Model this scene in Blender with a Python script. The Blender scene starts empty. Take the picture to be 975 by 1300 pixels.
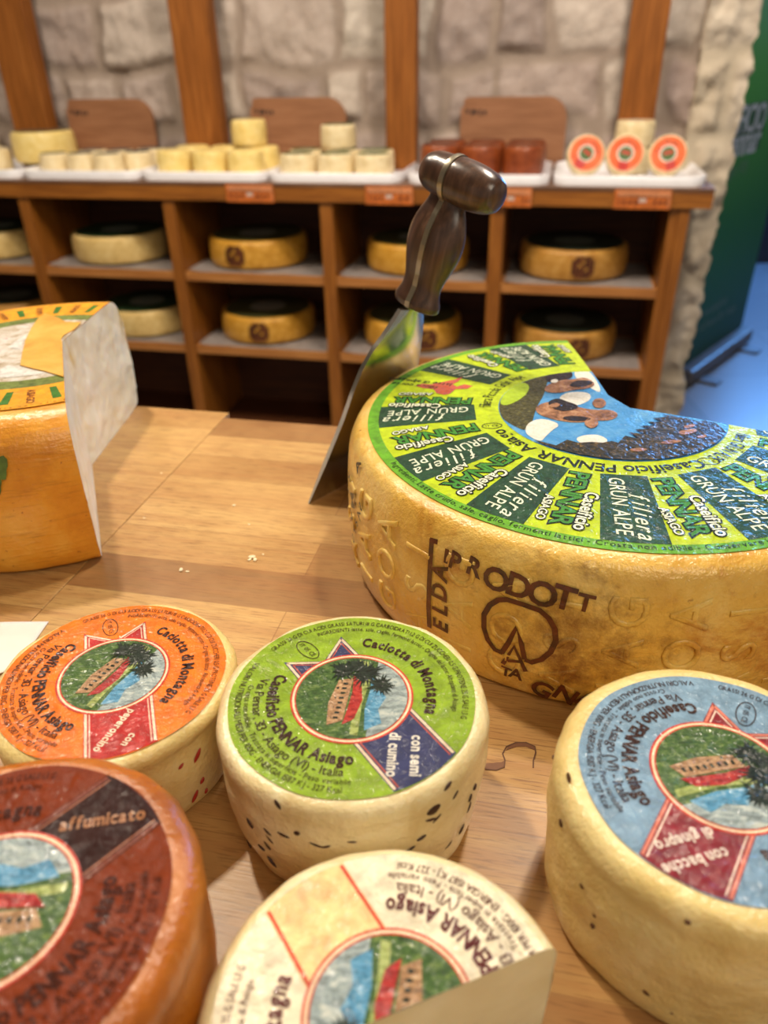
import bpy, bmesh, math, random
from mathutils import Vector, Matrix, noise as mnoise
random.seed(7)
C = bpy.context.scene.collection
PI = math.pi
R_ = math.radians

# ------------------------------------------------------------------ camera frame and measuring helpers
ZT = 0.89                    # worktop height
HC = 0.28                    # camera above the worktop
PITCH, ROLL, FPX = 0.5412, -0.0206, 961.9
CAM = Vector((0, 0, ZT + HC))
_f = Vector((0, math.cos(PITCH), -math.sin(PITCH)))
_u = Vector((0, math.sin(PITCH), math.cos(PITCH)))
_x = Vector((1, 0, 0))
CX = math.cos(ROLL) * _x + math.sin(ROLL) * _u
CU = -math.sin(ROLL) * _x + math.cos(ROLL) * _u

def ray(px, py):
    return ((px - 487.5) / FPX) * CX - ((py - 650) / FPX) * CU + _f

def at(px, py, h):
    """point of the photograph on the level h above the worktop"""
    d = ray(px, py)
    return CAM + d * ((h - HC) / d.z)

def rayhit(px, py, p0, n):
    d = ray(px, py)
    return CAM + d * ((p0 - CAM).dot(n) / d.dot(n))

# ------------------------------------------------------------------ materials
def lin(c):
    def f(v):
        v /= 255.0
        return v / 12.92 if v <= 0.04045 else ((v + 0.055) / 1.055) ** 2.4
    return (f(c[0]), f(c[1]), f(c[2]), 1.0)

def setin(b, name, v):
    if name in b.inputs:
        b.inputs[name].default_value = v

class Nodes:
    def __init__(s, name):
        s.m = bpy.data.materials.new(name)
        s.m.use_nodes = True
        s.t = s.m.node_tree
        s.b = s.t.nodes['Principled BSDF']
        s._co = None
    def n(s, kind, **kw):
        x = s.t.nodes.new(kind)
        for k, v in kw.items():
            if k.startswith('i_'):
                x.inputs[k[2:].replace('_', ' ')].default_value = v
            else:
                setattr(x, k, v)
        return x
    def l(s, a, b):
        s.t.links.new(a, b)
    def coord(s, scale=(1, 1, 1), rot=(0, 0, 0), loc=(0, 0, 0)):
        if s._co is None:
            s._co = s.n('ShaderNodeTexCoord')
        mp = s.n('ShaderNodeMapping')
        mp.inputs['Scale'].default_value = scale
        mp.inputs['Rotation'].default_value = rot
        mp.inputs['Location'].default_value = loc
        s.l(s._co.outputs['Object'], mp.inputs['Vector'])
        return mp.outputs['Vector']
    def noise(s, vec, scale, detail=4, rough=0.55, dist=0.0):
        x = s.n('ShaderNodeTexNoise')
        x.inputs['Scale'].default_value = scale
        x.inputs['Detail'].default_value = detail
        x.inputs['Roughness'].default_value = rough
        x.inputs['Distortion'].default_value = dist
        s.l(vec, x.inputs['Vector'])
        return x.outputs['Fac']
    def ramp(s, fac, stops):
        x = s.n('ShaderNodeValToRGB')
        e = x.color_ramp.elements
        while len(e) < len(stops):
            e.new(0.5)
        for i, (p, c) in enumerate(stops):
            e[i].position = p
            e[i].color = c if len(c) == 4 else lin(c)
        s.l(fac, x.inputs['Fac'])
        return x.outputs['Color']
    def mix(s, fac, a, b, mode='MIX'):
        x = s.n('ShaderNodeMix', data_type='RGBA', blend_type=mode)
        for sock, v in ((x.inputs[0], fac), (x.inputs[6], a), (x.inputs[7], b)):
            if hasattr(v, 'is_linked'):
                s.l(v, sock)
            elif isinstance(v, (int, float)):
                sock.default_value = v
            else:
                sock.default_value = v if len(v) == 4 else lin(v)
        return x.outputs[2]
    def bump(s, h, strength, dist, prev=None):
        x = s.n('ShaderNodeBump')
        x.inputs['Strength'].default_value = strength
        x.inputs['Distance'].default_value = dist
        s.l(h, x.inputs['Height'])
        if prev is not None:
            s.l(prev, x.inputs['Normal'])
        return x.outputs['Normal']
    def done(s, col, rough=0.5, normal=None, coat=0.0, coat_rough=0.1, sss=0.0, sss_r=(1, .6, .3), sss_s=0.004, metal=0.0, spec=0.5):
        b = s.b
        if hasattr(col, 'is_linked'):
            s.l(col, b.inputs['Base Color'])
        else:
            b.inputs['Base Color'].default_value = col if len(col) == 4 else lin(col)
        if hasattr(rough, 'is_linked'):
            s.l(rough, b.inputs['Roughness'])
        else:
            b.inputs['Roughness'].default_value = rough
        if normal is not None:
            s.l(normal, b.inputs['Normal'])
            if coat > 0:
                s.l(normal, b.inputs['Coat Normal'])
        setin(b, 'Coat Weight', coat)
        setin(b, 'Coat Roughness', coat_rough)
        setin(b, 'Subsurface Weight', sss)
        setin(b, 'Subsurface Radius', sss_r)
        setin(b, 'Subsurface Scale', sss_s)
        setin(b, 'Metallic', metal)
        setin(b, 'Specular IOR Level', spec)
        return s.m

def plain(name, col, rough=0.5, var=0.12, scale=30, bump=0.0, bscale=200, bdist=0.001, coat=0.0, metal=0.0, spec=0.5, sss=0.0):
    N = Nodes(name)
    v = N.coord()
    dark = tuple(c * (1 - var) for c in col)
    lite = tuple(min(255, c * (1 + var * .6)) for c in col)
    c = N.ramp(N.noise(v, scale, 5), [(0.3, dark), (0.7, lite)])
    nb = N.bump(N.noise(v, bscale, 3), bump, bdist) if bump else None
    return N.done(c, rough, nb, coat=coat, metal=metal, spec=spec, sss=sss)

_film = {}
def film(col, var=0.10, wrinkle=1.0, name='label_print', shine=.32):
    """printed label under a wrinkled wet film"""
    key = (col, var, wrinkle, shine)
    if key in _film:
        return _film[key]
    N = Nodes(name)
    v = N.coord()
    dark = tuple(c * (1 - var) for c in col)
    lite = tuple(min(255, c * (1 + var * .8) + 10 * var) for c in col)
    c = N.ramp(N.noise(v, 160, 6, .6, .4), [(0.3, dark), (0.7, lite)])
    n1 = N.bump(N.noise(v, 150, 3, .55, 1.6), 0.45 * wrinkle, 0.0022)
    vo = N.n('ShaderNodeTexVoronoi')
    vo.inputs['Scale'].default_value = 420
    N.l(v, vo.inputs['Vector'])
    n2 = N.bump(vo.outputs['Distance'], 0.22 * wrinkle, 0.0010, n1)
    n3 = N.bump(N.noise(v, 900, 2), 0.22 * wrinkle, 0.0005, n2)
    m = N.done(c, 0.55, n3, coat=shine, coat_rough=0.10, spec=0.12 if shine > .2 else .06)
    _film[key] = m
    return m

def rind(name, a, b, c3, stain=None, wet=0.6, bs=0.5, sss=0.25, scale=40, stain_pos=(.62, .72), big=18):
    N = Nodes(name)
    v = N.coord()
    col = N.ramp(N.noise(v, scale, 7, .62, .3), [(0.28, a), (0.5, b), (0.74, c3)])
    if stain:
        f = N.ramp(N.noise(v, big, 8, .7, .5), [(stain_pos[0], (0, 0, 0, 1)), (stain_pos[1], (1, 1, 1, 1))])
        col = N.mix(f, col, stain)
    n1 = N.bump(N.noise(v, 130, 4, .6), bs * .6, 0.0022)
    n2 = N.bump(N.noise(v, 600, 3, .6), bs * .7, 0.0008, n1)
    return N.done(col, 0.42, n2, coat=wet, coat_rough=0.2, sss=sss, sss_s=0.004, spec=.35)

def woodmat(name, dark, mid, lite, axis=0, rough=0.45, coat=0.1, rot=0.0, fine=1.0, spec=.4):
    N = Nodes(name)
    sc = [22, 22, 22]; sc[axis] = 1.6
    v = N.coord(tuple(s * fine for s in sc), (0, 0, rot))
    n = N.noise(v, 1.6, 6, .6, .7)
    col = N.ramp(n, [(0.25, dark), (0.5, mid), (0.78, lite)])
    sc2 = [160, 160, 160]; sc2[axis] = 5
    v2 = N.coord(tuple(sc2), (0, 0, rot))
    g = N.noise(v2, 1.5, 3, .6)
    col = N.mix(N.ramp(g, [(.38, (1, 1, 1, 1)), (.62, (0, 0, 0, 1))]), col, N.mix(.7, col, dark))
    nb = N.bump(g, .12, .001)
    return N.done(col, rough, nb, coat=coat, coat_rough=.25, spec=spec)

# ------------------------------------------------------------------ object helpers
def link(name, bm, mats, parent=None, smooth=False, loc=None, angle=40):
    me = bpy.data.meshes.new(name)
    bm.normal_update()
    bm.to_mesh(me)
    bm.free()
    for m in (mats if isinstance(mats, (list, tuple)) else [mats]):
        me.materials.append(m)
    if smooth:
        for p in me.polygons:
            p.use_smooth = True
        try:
            me.set_sharp_from_angle(angle=R_(angle))
        except Exception:
            pass
    o = bpy.data.objects.new(name, me)
    C.objects.link(o)
    if parent is not None:
        o.parent = parent
    if loc is not None:
        o.location = loc
    return o

def tag(o, label=None, cat=None, group=None, kind=None):
    if label: o['label'] = label
    if cat: o['category'] = cat
    if group: o['group'] = group
    if kind: o['kind'] = kind
    return o

def thing(name, label, cat, loc=(0, 0, 0), rotz=0.0, group=None):
    o = bpy.data.objects.new(name, None)
    o.empty_display_size = .05
    C.objects.link(o)
    o.location = loc
    o.rotation_euler = (0, 0, rotz)
    return tag(o, label, cat, group)

def dup(root, loc, rot=None, label=None, group=None):
    r = root.copy(); C.objects.link(r)
    r.location = loc
    if rot is not None: r.rotation_euler = rot
    if label: r['label'] = label
    if group: r['group'] = group
    for ch in list(root.children):
        c = ch.copy(); C.objects.link(c); c.parent = r
        for g in ch.children:
            d = g.copy(); C.objects.link(d); d.parent = c
    return r

def box(bm, x0, x1, y0, y1, z0, z1, mi=0, bevel=0.0):
    vs = [bm.verts.new(p) for p in ((x0, y0, z0), (x1, y0, z0), (x1, y1, z0), (x0, y1, z0), (x0, y0, z1), (x1, y0, z1), (x1, y1, z1), (x0, y1, z1))]
    fs = []
    for q in ((0, 3, 2, 1), (4, 5, 6, 7), (0, 1, 5, 4), (1, 2, 6, 5), (2, 3, 7, 6), (3, 0, 4, 7)):
        f = bm.faces.new([vs[i] for i in q]); f.material_index = mi; fs.append(f)
    if bevel > 0:
        es = list({e for f in fs for e in f.edges})
        bmesh.ops.bevel(bm, geom=es, offset=bevel, segments=2, profile=.6, affect='EDGES')
    return fs

def boxbm(*a, **k):
    bm = bmesh.new(); box(bm, *a, **k); return bm

def chaikin(p, it=3):
    for _ in range(it):
        q = [p[0]]
        for a, b in zip(p, p[1:]):
            q.append((a[0] * .75 + b[0] * .25, a[1] * .75 + b[1] * .25))
            q.append((a[0] * .25 + b[0] * .75, a[1] * .25 + b[1] * .75))
        q.append(p[-1]); p = q
    return p

def lathe(prof, N=96, wob=None, a0=0.0, a1=2 * PI, amp=0.0, seed=0.0, fq=18.0):
    """surface of revolution about z; amp adds hand-made unevenness"""
    bm = bmesh.new()
    rings = []
    for (r, z) in prof:
        if r < 1e-6:
            rings.append([bm.verts.new((0, 0, z))]); continue
        ring = []
        for i in range(N):
            a = 2 * PI * i / N
            rr = r
            if wob: rr *= 1 + wob(a, z)
            p = Vector((rr * math.cos(a), rr * math.sin(a), z))
            if amp:
                k = mnoise.noise(p * fq + Vector((seed, seed * .7, 0))) * amp + mnoise.noise(p * fq * 3.1 + Vector((seed, 3, 1))) * amp * .35
                p.x += k * math.cos(a); p.y += k * math.sin(a)
            ring.append(bm.verts.new(p))
        rings.append(ring)
    for A, B in zip(rings, rings[1:]):
        for i in range(N):
            j = (i + 1) % N
            if len(A) == 1 and len(B) == 1: continue
            if len(A) == 1: bm.faces.new((A[0], B[j], B[i]))
            elif len(B) == 1: bm.faces.new((A[i], A[j], B[0]))
            else: bm.faces.new((A[i], A[j], B[j], B[i]))
    bmesh.ops.recalc_face_normals(bm, faces=bm.faces[:])
    return bm

def clip_outside(bm, planes):
    """removes the convex region {p : (p-co).no > 0 for every plane} from a mesh"""
    if not planes:
        return bm
    src = bm
    out = bmesh.new()
    tmp = bpy.data.meshes.new('tmp')
    for k in range(len(planes)):
        w = src.copy()
        for j in range(k):
            co, no = planes[j]
            bmesh.ops.bisect_plane(w, geom=w.verts[:] + w.edges[:] + w.faces[:], plane_co=co, plane_no=no, clear_inner=True)
        co, no = planes[k]
        bmesh.ops.bisect_plane(w, geom=w.verts[:] + w.edges[:] + w.faces[:], plane_co=co, plane_no=no, clear_outer=True)
        w.to_mesh(tmp); w.free()
        out.from_mesh(tmp)
    src.free()
    bpy.data.meshes.remove(tmp)
    bmesh.ops.remove_doubles(out, verts=out.verts[:], dist=1e-6)
    return out

# ------------------------------------------------------------------ lettering
_gl = {}
def glyph(ch, off=0.0, shear=0.0, solid=False):
    key = (ch, off, shear, solid)
    if key in _gl: return _gl[key]
    cu = bpy.data.curves.new('g', 'FONT')
    cu.body = ch; cu.size = 1.0; cu.offset = off; cu.shear = shear
    cu.resolution_u = 3
    if solid:
        cu.extrude = .03; cu.bevel_depth = .04; cu.bevel_resolution = 1
    o = bpy.data.objects.new('g', cu)
    C.objects.link(o)
    bpy.context.view_layer.update()
    dg = bpy.context.evaluated_depsgraph_get()
    me = o.evaluated_get(dg).to_mesh()
    vs = [v.co.copy() for v in me.vertices]
    fs = [tuple(p.vertices) for p in me.polygons]
    o.evaluated_get(dg).to_mesh_clear()
    bpy.data.objects.remove(o); bpy.data.curves.remove(cu)
    if vs:
        x0 = min(v.x for v in vs); x1 = max(v.x for v in vs)
    else:
        x0, x1 = 0, .26
    _gl[key] = (vs, fs, x0, x1)
    return _gl[key]

def layout(text, off=0.0, shear=0.0, space=0.07, wfac=1.0):
    """[(char, x_left, width)], total width, in units of the font size"""
    x = 0; out = []
    for ch in text:
        if ch == ' ':
            x += .27 * wfac; continue
        vs, fs, a, b = glyph(ch, 0.0, shear)
        w = (b - a) * wfac
        out.append((ch, x, w, a)); x += w + space
    return out, max(x - space, .01)

def put(bm, ch, fn, mi, off=0.0, shear=0.0, solid=False):
    vs, fs, a, b = glyph(ch, off, shear, solid)
    nv = [bm.verts.new(fn(v)) for v in vs]
    for f in fs:
        try:
            k = bm.faces.new([nv[i] for i in f]); k.material_index = mi
        except ValueError:
            pass

def text_line(bm, text, cx, cy, ang, size, z, mi=0, off=0.0, shear=0.0, wfac=1.0, width=None, space=.07, zf=None, align='C'):
    lay, W = layout(text, off, shear, space, wfac)
    if width is not None: size = width / W
    ca, sa = math.cos(ang), math.sin(ang)
    sh = -W / 2 if align == 'C' else (0 if align == 'L' else -W)
    for ch, x, w, a in lay:
        def fn(v, x=x, a=a):
            X = (x + (v.x - a) * wfac + sh) * size; Y = (v.y - .35) * size
            p = Vector((cx + X * ca - Y * sa, cy + X * sa + Y * ca, z))
            if zf: p.z += zf(p)
            return p
        put(bm, ch, fn, mi, off, shear)

def text_arc(bm, text, cx, cy, r, a0, a1, z, mi=0, size=None, off=0.0, inward=False, wfac=1.0, zf=None, shear=0.0, space=.07):
    """from angle a0 to a1 (degrees); inward: letter tops towards the centre, read anticlockwise"""
    lay, W = layout(text, off, shear, space, wfac)
    arc = abs(R_(a1 - a0)) * r
    nat = arc / W
    k = 1.0
    if size is None: size = nat
    else: k = min(1.0, nat / size)
    for ch, x, w, a in lay:
        mid = (x + w / 2) / W
        t = R_(a0 + (a1 - a0) * mid)
        rot = t + PI / 2 if inward else t - PI / 2
        ca, sa = math.cos(rot), math.sin(rot)
        bx, by = cx + r * math.cos(t), cy + r * math.sin(t)
        def fn(v):
            X = (v.x - a - w / wfac / 2) * wfac * size * k; Y = v.y * size
            p = Vector((bx + X * ca - Y * sa, by + X * sa + Y * ca, z))
            if zf: p.z += zf(p)
            return p
        put(bm, ch, fn, mi, off, shear)

def disc(bm, r0, r1, z, mi, a0=0, a1=360, n=96, cx=0, cy=0, zf=None, nr=1):
    full = abs(a1 - a0) >= 359.9
    for k in range(nr):
        ra, rb = r0 + (r1 - r0) * k / nr, r0 + (r1 - r0) * (k + 1) / nr
        A = []; B = []
        m = n if full else n + 1
        for i in range(m):
            t = R_(a0 + (a1 - a0) * i / n)
            for L, r in ((A, ra), (B, rb)):
                p = Vector((cx + r * math.cos(t), cy + r * math.sin(t), z))
                if zf: p.z += zf(p)
                L.append(bm.verts.new(p))
        for i in range(n):
            j = (i + 1) % m
            f = bm.faces.new((A[i], B[i], B[j], A[j]) if ra > 1e-9 else (A[i], B[i], B[j]))
            f.material_index = mi
    return bm

def poly(bm, pts, z, mi, zf=None):
    vs = []
    for p in pts:
        q = Vector((p[0], p[1], z))
        if zf: q.z += zf(q)
        vs.append(bm.verts.new(q))
    f = bm.faces.new(vs); f.material_index = mi
    if f.normal.z < 0 or (f.calc_area() > 0 and (f.normal_update() or f.normal.z < 0)):
        f.normal_flip()
    if len(pts) > 4:
        bmesh.ops.triangulate(bm, faces=[f])

def stroke2(bm, pts, w, z, mi, zf=None, closed=False):
    P = [Vector((p[0], p[1])) for p in pts]
    n = len(P); L = []; Rr = []
    for i in range(n):
        a = P[i - 1] if (i > 0 or closed) else P[i]
        b = P[(i + 1) % n] if (i < n - 1 or closed) else P[i]
        d = (b - a).normalized(); q = Vector((-d.y, d.x)) * w / 2
        for S, s in ((L, 1), (Rr, -1)):
            v = Vector((P[i].x + s * q.x, P[i].y + s * q.y, z))
            if zf: v.z += zf(v)
            S.append(bm.verts.new(v))
    for i in range(n if closed else n - 1):
        j = (i + 1) % n
        f = bm.faces.new((Rr[i], Rr[j], L[j], L[i])); f.material_index = mi

# ------------------------------------------------------------------ small round cheeses with printed labels
INK = (52, 26, 14)
def speck(col, spots, amount=(.6, .68), scale=90, name='picture_paint'):
    N = Nodes(name)
    v = N.coord((1, 2.2, 1))
    c = N.ramp(N.noise(v, scale, 6, .75, .8), [(.3, tuple(x * .45 for x in col)), (.52, col), (.7, spots)])
    vv = N.coord()
    n1 = N.bump(N.noise(vv, 150, 3, .55, 1.6), 0.45, 0.0022)
    vo = N.n('ShaderNodeTexVoronoi'); vo.inputs['Scale'].default_value = 420
    N.l(vv, vo.inputs['Vector'])
    n2 = N.bump(vo.outputs['Distance'], 0.22, 0.001, n1)
    return N.done(c, .55, n2, coat=.32, coat_rough=.10, spec=.12)
M_HILL = speck((66, 96, 46), (134, 150, 84), scale=260)
M_SKY = speck((150, 164, 164), (206, 208, 196), scale=160)
M_MOUNT = speck((84, 146, 182), (160, 186, 196), scale=220)
M_ROOF = speck((168, 44, 40), (196, 84, 66), scale=260)
M_HWALL = speck((168, 128, 92), (206, 178, 136), scale=400)
M_TREE = speck((30, 40, 32), (52, 66, 48), scale=300)
M_MEAD = speck((150, 164, 88), (188, 192, 130), scale=220)

def build_label(parent, Rl, H, band, sch, planes=None, up_off=51):
    """printed disc: ribbon band, round picture, curved lettering.  band: world angle of the ribbon"""
    up = band + up_off
    def ur(x, y):   # label frame (y = up) -> local
        t = R_(up - 90)
        return (x * math.cos(t) - y * math.sin(t), x * math.sin(t) + y * math.cos(t))
    def bd(a, c):   # along ribbon, across (right positive)
        t = R_(band)
        return (a * math.cos(t) + c * math.sin(t), a * math.sin(t) - c * math.cos(t))
    S = lambda pts: [(p[0] * Rl, p[1] * Rl) for p in pts]
    e = 0.00012
    bm = bmesh.new()
    nn = 120
    # slightly ragged edge
    vs = []
    for i in range(nn):
        t = 2 * PI * i / nn
        vs.append(bm.verts.new((Rl * math.cos(t) * (1 + .004 * math.sin(9 * t)), Rl * math.sin(t) * (1 + .004 * math.sin(9 * t)), H + 2 * e)))
    c0 = bm.verts.new((0, 0, H + 2 * e))
    for i in range(nn):
        bm.faces.new((c0, vs[i], vs[(i + 1) % nn]))
    bm = clip_outside(bm, planes)
    lab = link('label', bm, film(sch['bg'], sch.get('var', .14), 1.0, 'label_print', sch.get('shine', .32)))
    lab['label'] = sch['desc']
    # ribbon
    bm = bmesh.new()
    e1 = math.sqrt(1 - .26 ** 2) * .992; e2 = math.sqrt(1 - .32 ** 2) * .992
    arc = [(math.sqrt(1 - c * c) * .994, c) for c in (.26, .15, .05, -.05, -.15, -.25, -.32)]
    pts = arc + [(-.68, -.32), (-.49, -.03), (-.68, .26)]
    if sch.get('no_tail'):
        pts = arc + [(0, -.32), (0, .26)]
    inner = [bd(a, c) for a, c in pts]
    # split in two convex-ish pieces for clean triangulation
    poly(bm, S([bd(*q) for q in arc + [(0, -.32), (0, .26)]]), H + 3 * e, 0)
    if not sch.get('no_tail'):
        poly(bm, S([bd(0, .26), bd(0, -.32), bd(-.68, -.32), bd(-.49, -.03)]), H + 3 * e, 0)
        poly(bm, S([bd(0, .26), bd(-.49, -.03), bd(-.68, .26)]), H + 3 * e, 0)
    for k, col in ((0, 1), (1, 2)):
        o = .018 + .030 * k
        w = (.022 if k == 0 else .012) * Rl
        a = -.68 if not sch.get('no_tail') else 0
        if sch.get('no_tail') and k: continue
        stroke2(bm, S([bd(e1 - .01, .26 - o), bd(a + o * 1.6, .26 - o)]), w, H + 3.6 * e, col)
        stroke2(bm, S([bd(e2 - .01, -.32 + o), bd(a + o * 1.6, -.32 + o)]), w, H + 3.6 * e, col)
        if not sch.get('no_tail'):
            stroke2(bm, S([bd(a + o * 1.6, .26 - o), bd(-.49 + o * 1.2, -.03), bd(a + o * 1.6, -.32 + o)]), w, H + 3.6 * e, col)
    bm = clip_outside(bm, planes)
    rb = link('ribbon', bm, [film(sch['rib'], .14, 1.0, 'label_print', sch.get('shine', .32)), film(sch['line1'], .1), film(sch['line2'], .1)], lab)
    # picture
    bm = bmesh.new()
    pr = .465 * Rl
    disc(bm, pr * .93, pr * 1.075, H + 4 * e, 7, n=72)
    disc(bm, pr * 1.0, pr * 1.04, H + 4.4 * e, 8, n=72)
    disc(bm, 0, pr * .975, H + 4.4 * e, 0, n=72)
    q = lambda pts: [tuple(k * pr * .97 for k in ur(*p)) for p in pts]
    chord = [(math.cos(R_(t)), math.sin(R_(t))) for t in range(20, 161, 8)]
    poly(bm, q(chord), H + 4.9 * e, 1)
    poly(bm, q([(-.62, .30), (-.3, .42), (0, .62), (.3, .5), (.62, .58), (.80, .30), (.3, .26), (-.2, .32)]), H + 5.3 * e, 2)
    poly(bm, q([(-.9, .22), (-.4, .3), (.2, .2), (.93, .2), (.9, .06), (-.95, .05)]), H + 5.7 * e, 6)
    poly(bm, q([(-.45, -.02), (.60, -.10), (.72, -.36), (.2, -.40), (-.38, -.28)]), H + 6.1 * e, 4)
    poly(bm, q([(-.52, -.02), (-.36, .14), (.1, .20), (.55, .10), (.70, -.10), (.3, -.04), (-.1, .0)]), H + 6.5 * e, 3)
    for i in range(8):
        x = -.32 + i * .12
        poly(bm, q([(x, -.10 - .012 * i), (x + .05, -.105 - .012 * i), (x + .05, -.19 - .012 * i), (x, -.185 - .012 * i)]), H + 6.9 * e, 5)
        if i % 2: poly(bm, q([(x, -.24 - .01 * i), (x + .05, -.245 - .01 * i), (x + .05, -.30), (x, -.30)]), H + 6.9 * e, 5)
    rnd = random.Random(3)
    for (tx, ty, n, L) in ((-.60, .20, 26, .46), (-.66, -.24, 22, .36), (-.30, .50, 20, .36), (-.80, .0, 16, .3)):
        for i in range(n):
            t = 2 * PI * i / n + rnd.uniform(-.1, .1); l = L * rnd.uniform(.55, 1.05)
            ex, ey = tx + l * math.cos(t), ty + l * math.sin(t) * .9
            d = math.hypot(ex, ey)
            if d > .96: ex, ey = ex / d * .96, ey / d * .96
            w = .05
            poly(bm, q([(tx - w * math.sin(t), ty + w * math.cos(t)), (tx + w * math.sin(t), ty - w * math.cos(t)), (ex, ey)]), H + (7.2 + .02 * i) * e, 5)
    bm = clip_outside(bm, planes)
    link('picture', bm, [M_HILL, M_SKY, M_MOUNT, M_ROOF, M_HWALL, M_TREE, M_MEAD, film((196, 60, 44), .1), film((226, 206, 170), .1)], lab)
    # lettering
    bm = bmesh.new()
    zt = H + 4.0 * e
    A = lambda t: t + up - 90
    arc_ = lambda s, r, a, b, size, off=0.0, inward=False, wf=1.0, mi=0: text_arc(bm, s, 0, 0, r * Rl, A(a), A(b), zt, mi, None if size is None else size * Rl, off, inward, wf, space=.13 if off > .01 else .07)
    arc_('Caciotta di Montagna', .61, 178, 76, .150, .036)
    arc_('Caseificio PENNAR Asiago', .69, -108, 7, .150, .036, True)
    arc_('Via Pennar, 313 - Asiago (VI) - Italia', .80, -102, 2, .115, .004, True)
    if sch.get('fine', True):
        arc_('Crosta non edibile - Trattata in superficie - Peso variabile', .87, -95, 6, .068, .0, True, .9)
        arc_('VALORI NUTRIZIONALI MEDI PER 100G - ENERGIA 1587 KJ - 327 Kcal', .945, -112, 2, .075, .0, True, .9)
        arc_('GRASSI 26 G DI CUI ACIDI GRASSI SATURI 18 G CARBOIDRATI 1,2 G DI CUI ZUCCHERI 0,5 G PROTEINE 25 G SALE 1,3 G', .895, 236, 78, .07, .0, False, .85)
        arc_('INGREDIENTI: latte, sale, caglio, fermenti lattici - Origine del latte: Altopiano di Asiago', .815, 208, 82, .068, .0, False, .85)
        ox, oy = (.70 * math.cos(R_(A(-140))) * Rl, .70 * math.sin(R_(A(-140))) * Rl)
        t0 = R_(up - 90)
        el = []
        for i in range(28):
            t = 2 * PI * i / 28
            ex, ey = .135 * Rl * math.cos(t), .07 * Rl * math.sin(t)
            el.append((ox + ex * math.cos(R_(45 + up - 90)) - ey * math.sin(R_(45 + up - 90)), oy + ex * math.sin(R_(45 + up - 90)) + ey * math.cos(R_(45 + up - 90))))
        stroke2(bm, el, .008 * Rl, zt, 0, closed=True)
        text_line(bm, 'IT 05 CE', ox, oy, R_(45 + up - 90), .06 * Rl, zt, 0)
    zt2 = H + 4.4 * e
    lines = sch.get('text', [])
    for i, (s, al, dn) in enumerate(lines):
        px, py = bd(al, sch.get('across', 0.0))
        ox, oy = ur(0, -dn)
        text_line(bm, s, (px + ox) * Rl, (py + oy) * Rl, R_(up - 90), sch.get('tsize', .125) * Rl, zt2, 1, .03, wfac=.8, space=.11)
    bm = clip_outside(bm, planes)
    lt = link('lettering', bm, [film(sch.get('ink', INK), .1, 1.0, 'label_print', sch.get('shine', .32)), film(sch['tcol'], .1)], lab)
    lab.parent = parent
    return lab

def cheese_profile(rb, rm, rt, h, edge=.006):
    p = [(0, 0), (rb * .55, 0), (rb - .002, 0.0), (rb + .0015, .003), (rb * .35 + rm * .65, h * .28), (rm, h * .58), (rm * .99, h * .80), (rt + edge * .55, h - edge * .75), (rt + edge * .1, h - .0004), (rt - edge * .7, h), (rt * .5, h), (0, h)]
    return chaikin(p, 3)

# paste / rind materials
def cream(name, a, b, c, sss=.3, wet=.55):
    N = Nodes(name)
    v = N.coord()
    col = N.ramp(N.noise(v, 34, 6, .6, .4), [(.25, a), (.5, b), (.75, c)])
    n1 = N.bump(N.noise(v, 90, 4, .6), .30, .003)
    n2 = N.bump(N.noise(v, 420, 3, .6), .5, .0012, n1)
    return N.done(col, .42, n2, coat=wet, coat_rough=.18, sss=sss, sss_r=(1, .62, .28), sss_s=.006, spec=.35)
M_CREAM = cream('cream_rind', (208, 184, 128), (228, 210, 162), (240, 228, 190))
M_CREAM_WARM = cream('butter_rind', (206, 176, 104), (226, 202, 136), (238, 220, 164))
M_SMOKE = cream('smoked_rind', (128, 62, 6), (172, 94, 12), (198, 118, 24), sss=.2)
M_SEED = plain('cumin_seed_brown', (58, 34, 24), .5)
M_CHILLI = plain('chilli_red', (158, 36, 22), .45)
M_JUNIPER = plain('juniper_brown', (92, 56, 32), .5)

def round_cheese(name, label, px, Rl, prof, H, mat, band, sch, seed, amp=.0015, planes=None):
    t = thing(name, label, 'cheese', (px[0], px[1], ZT), 0, 'small round cheeses on the worktop')
    bm = lathe(prof, 128, amp=amp, seed=seed, fq=38)
    for v in bm.verts:
        if v.co.z < 1e-4: v.co.z = 0
    bm = clip_outside(bm, planes)
    body = link('rind', bm, mat, t, True, angle=60)
    build_label(t, Rl, H, band, sch, planes)
    return t, body

def rad_at(prof, z):
    best = 0
    for (r0, z0), (r1, z1) in zip(prof, prof[1:]):
        if min(z0, z1) - 1e-9 <= z <= max(z0, z1) + 1e-9 and abs(z1 - z0) > 1e-9:
            best = max(best, r0 + (r1 - r0) * (z - z0) / (z1 - z0))
    return best

_inc = {}
def inclusion(parent, name, mat, prof, centre, ang, z, L, W, tilt, stick=.0):
    """a flat seed or flake half sunk in the side of a cheese"""
    if mat.name not in _inc:
        bm = bmesh.new()
        bmesh.ops.create_icosphere(bm, subdivisions=2, radius=1.0)
        for v in bm.verts:
            v.co.x *= 1 + .25 * v.co.y
            v.co.y *= 1 - .2 * v.co.x * v.co.x
        o = link(name, bm, mat, parent, True); _inc[mat.name] = o
    else:
        o = _inc[mat.name].copy(); C.objects.link(o); o.parent = parent
    r = rad_at(prof, z) + stick
    n = Vector((math.cos(ang), math.sin(ang), 0)); t = Vector((-math.sin(ang), math.cos(ang), 0)); u = Vector((0, 0, 1))
    x = t * math.cos(tilt) + u * math.sin(tilt); y = n.cross(x)
    m = Matrix((x, y, n)).transposed().to_4x4()
    o.matrix_local = Matrix.Translation((r * n.x, r * n.y, z)) @ m @ Matrix.Diagonal((L, W, .0006, 1))
    return o

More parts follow.
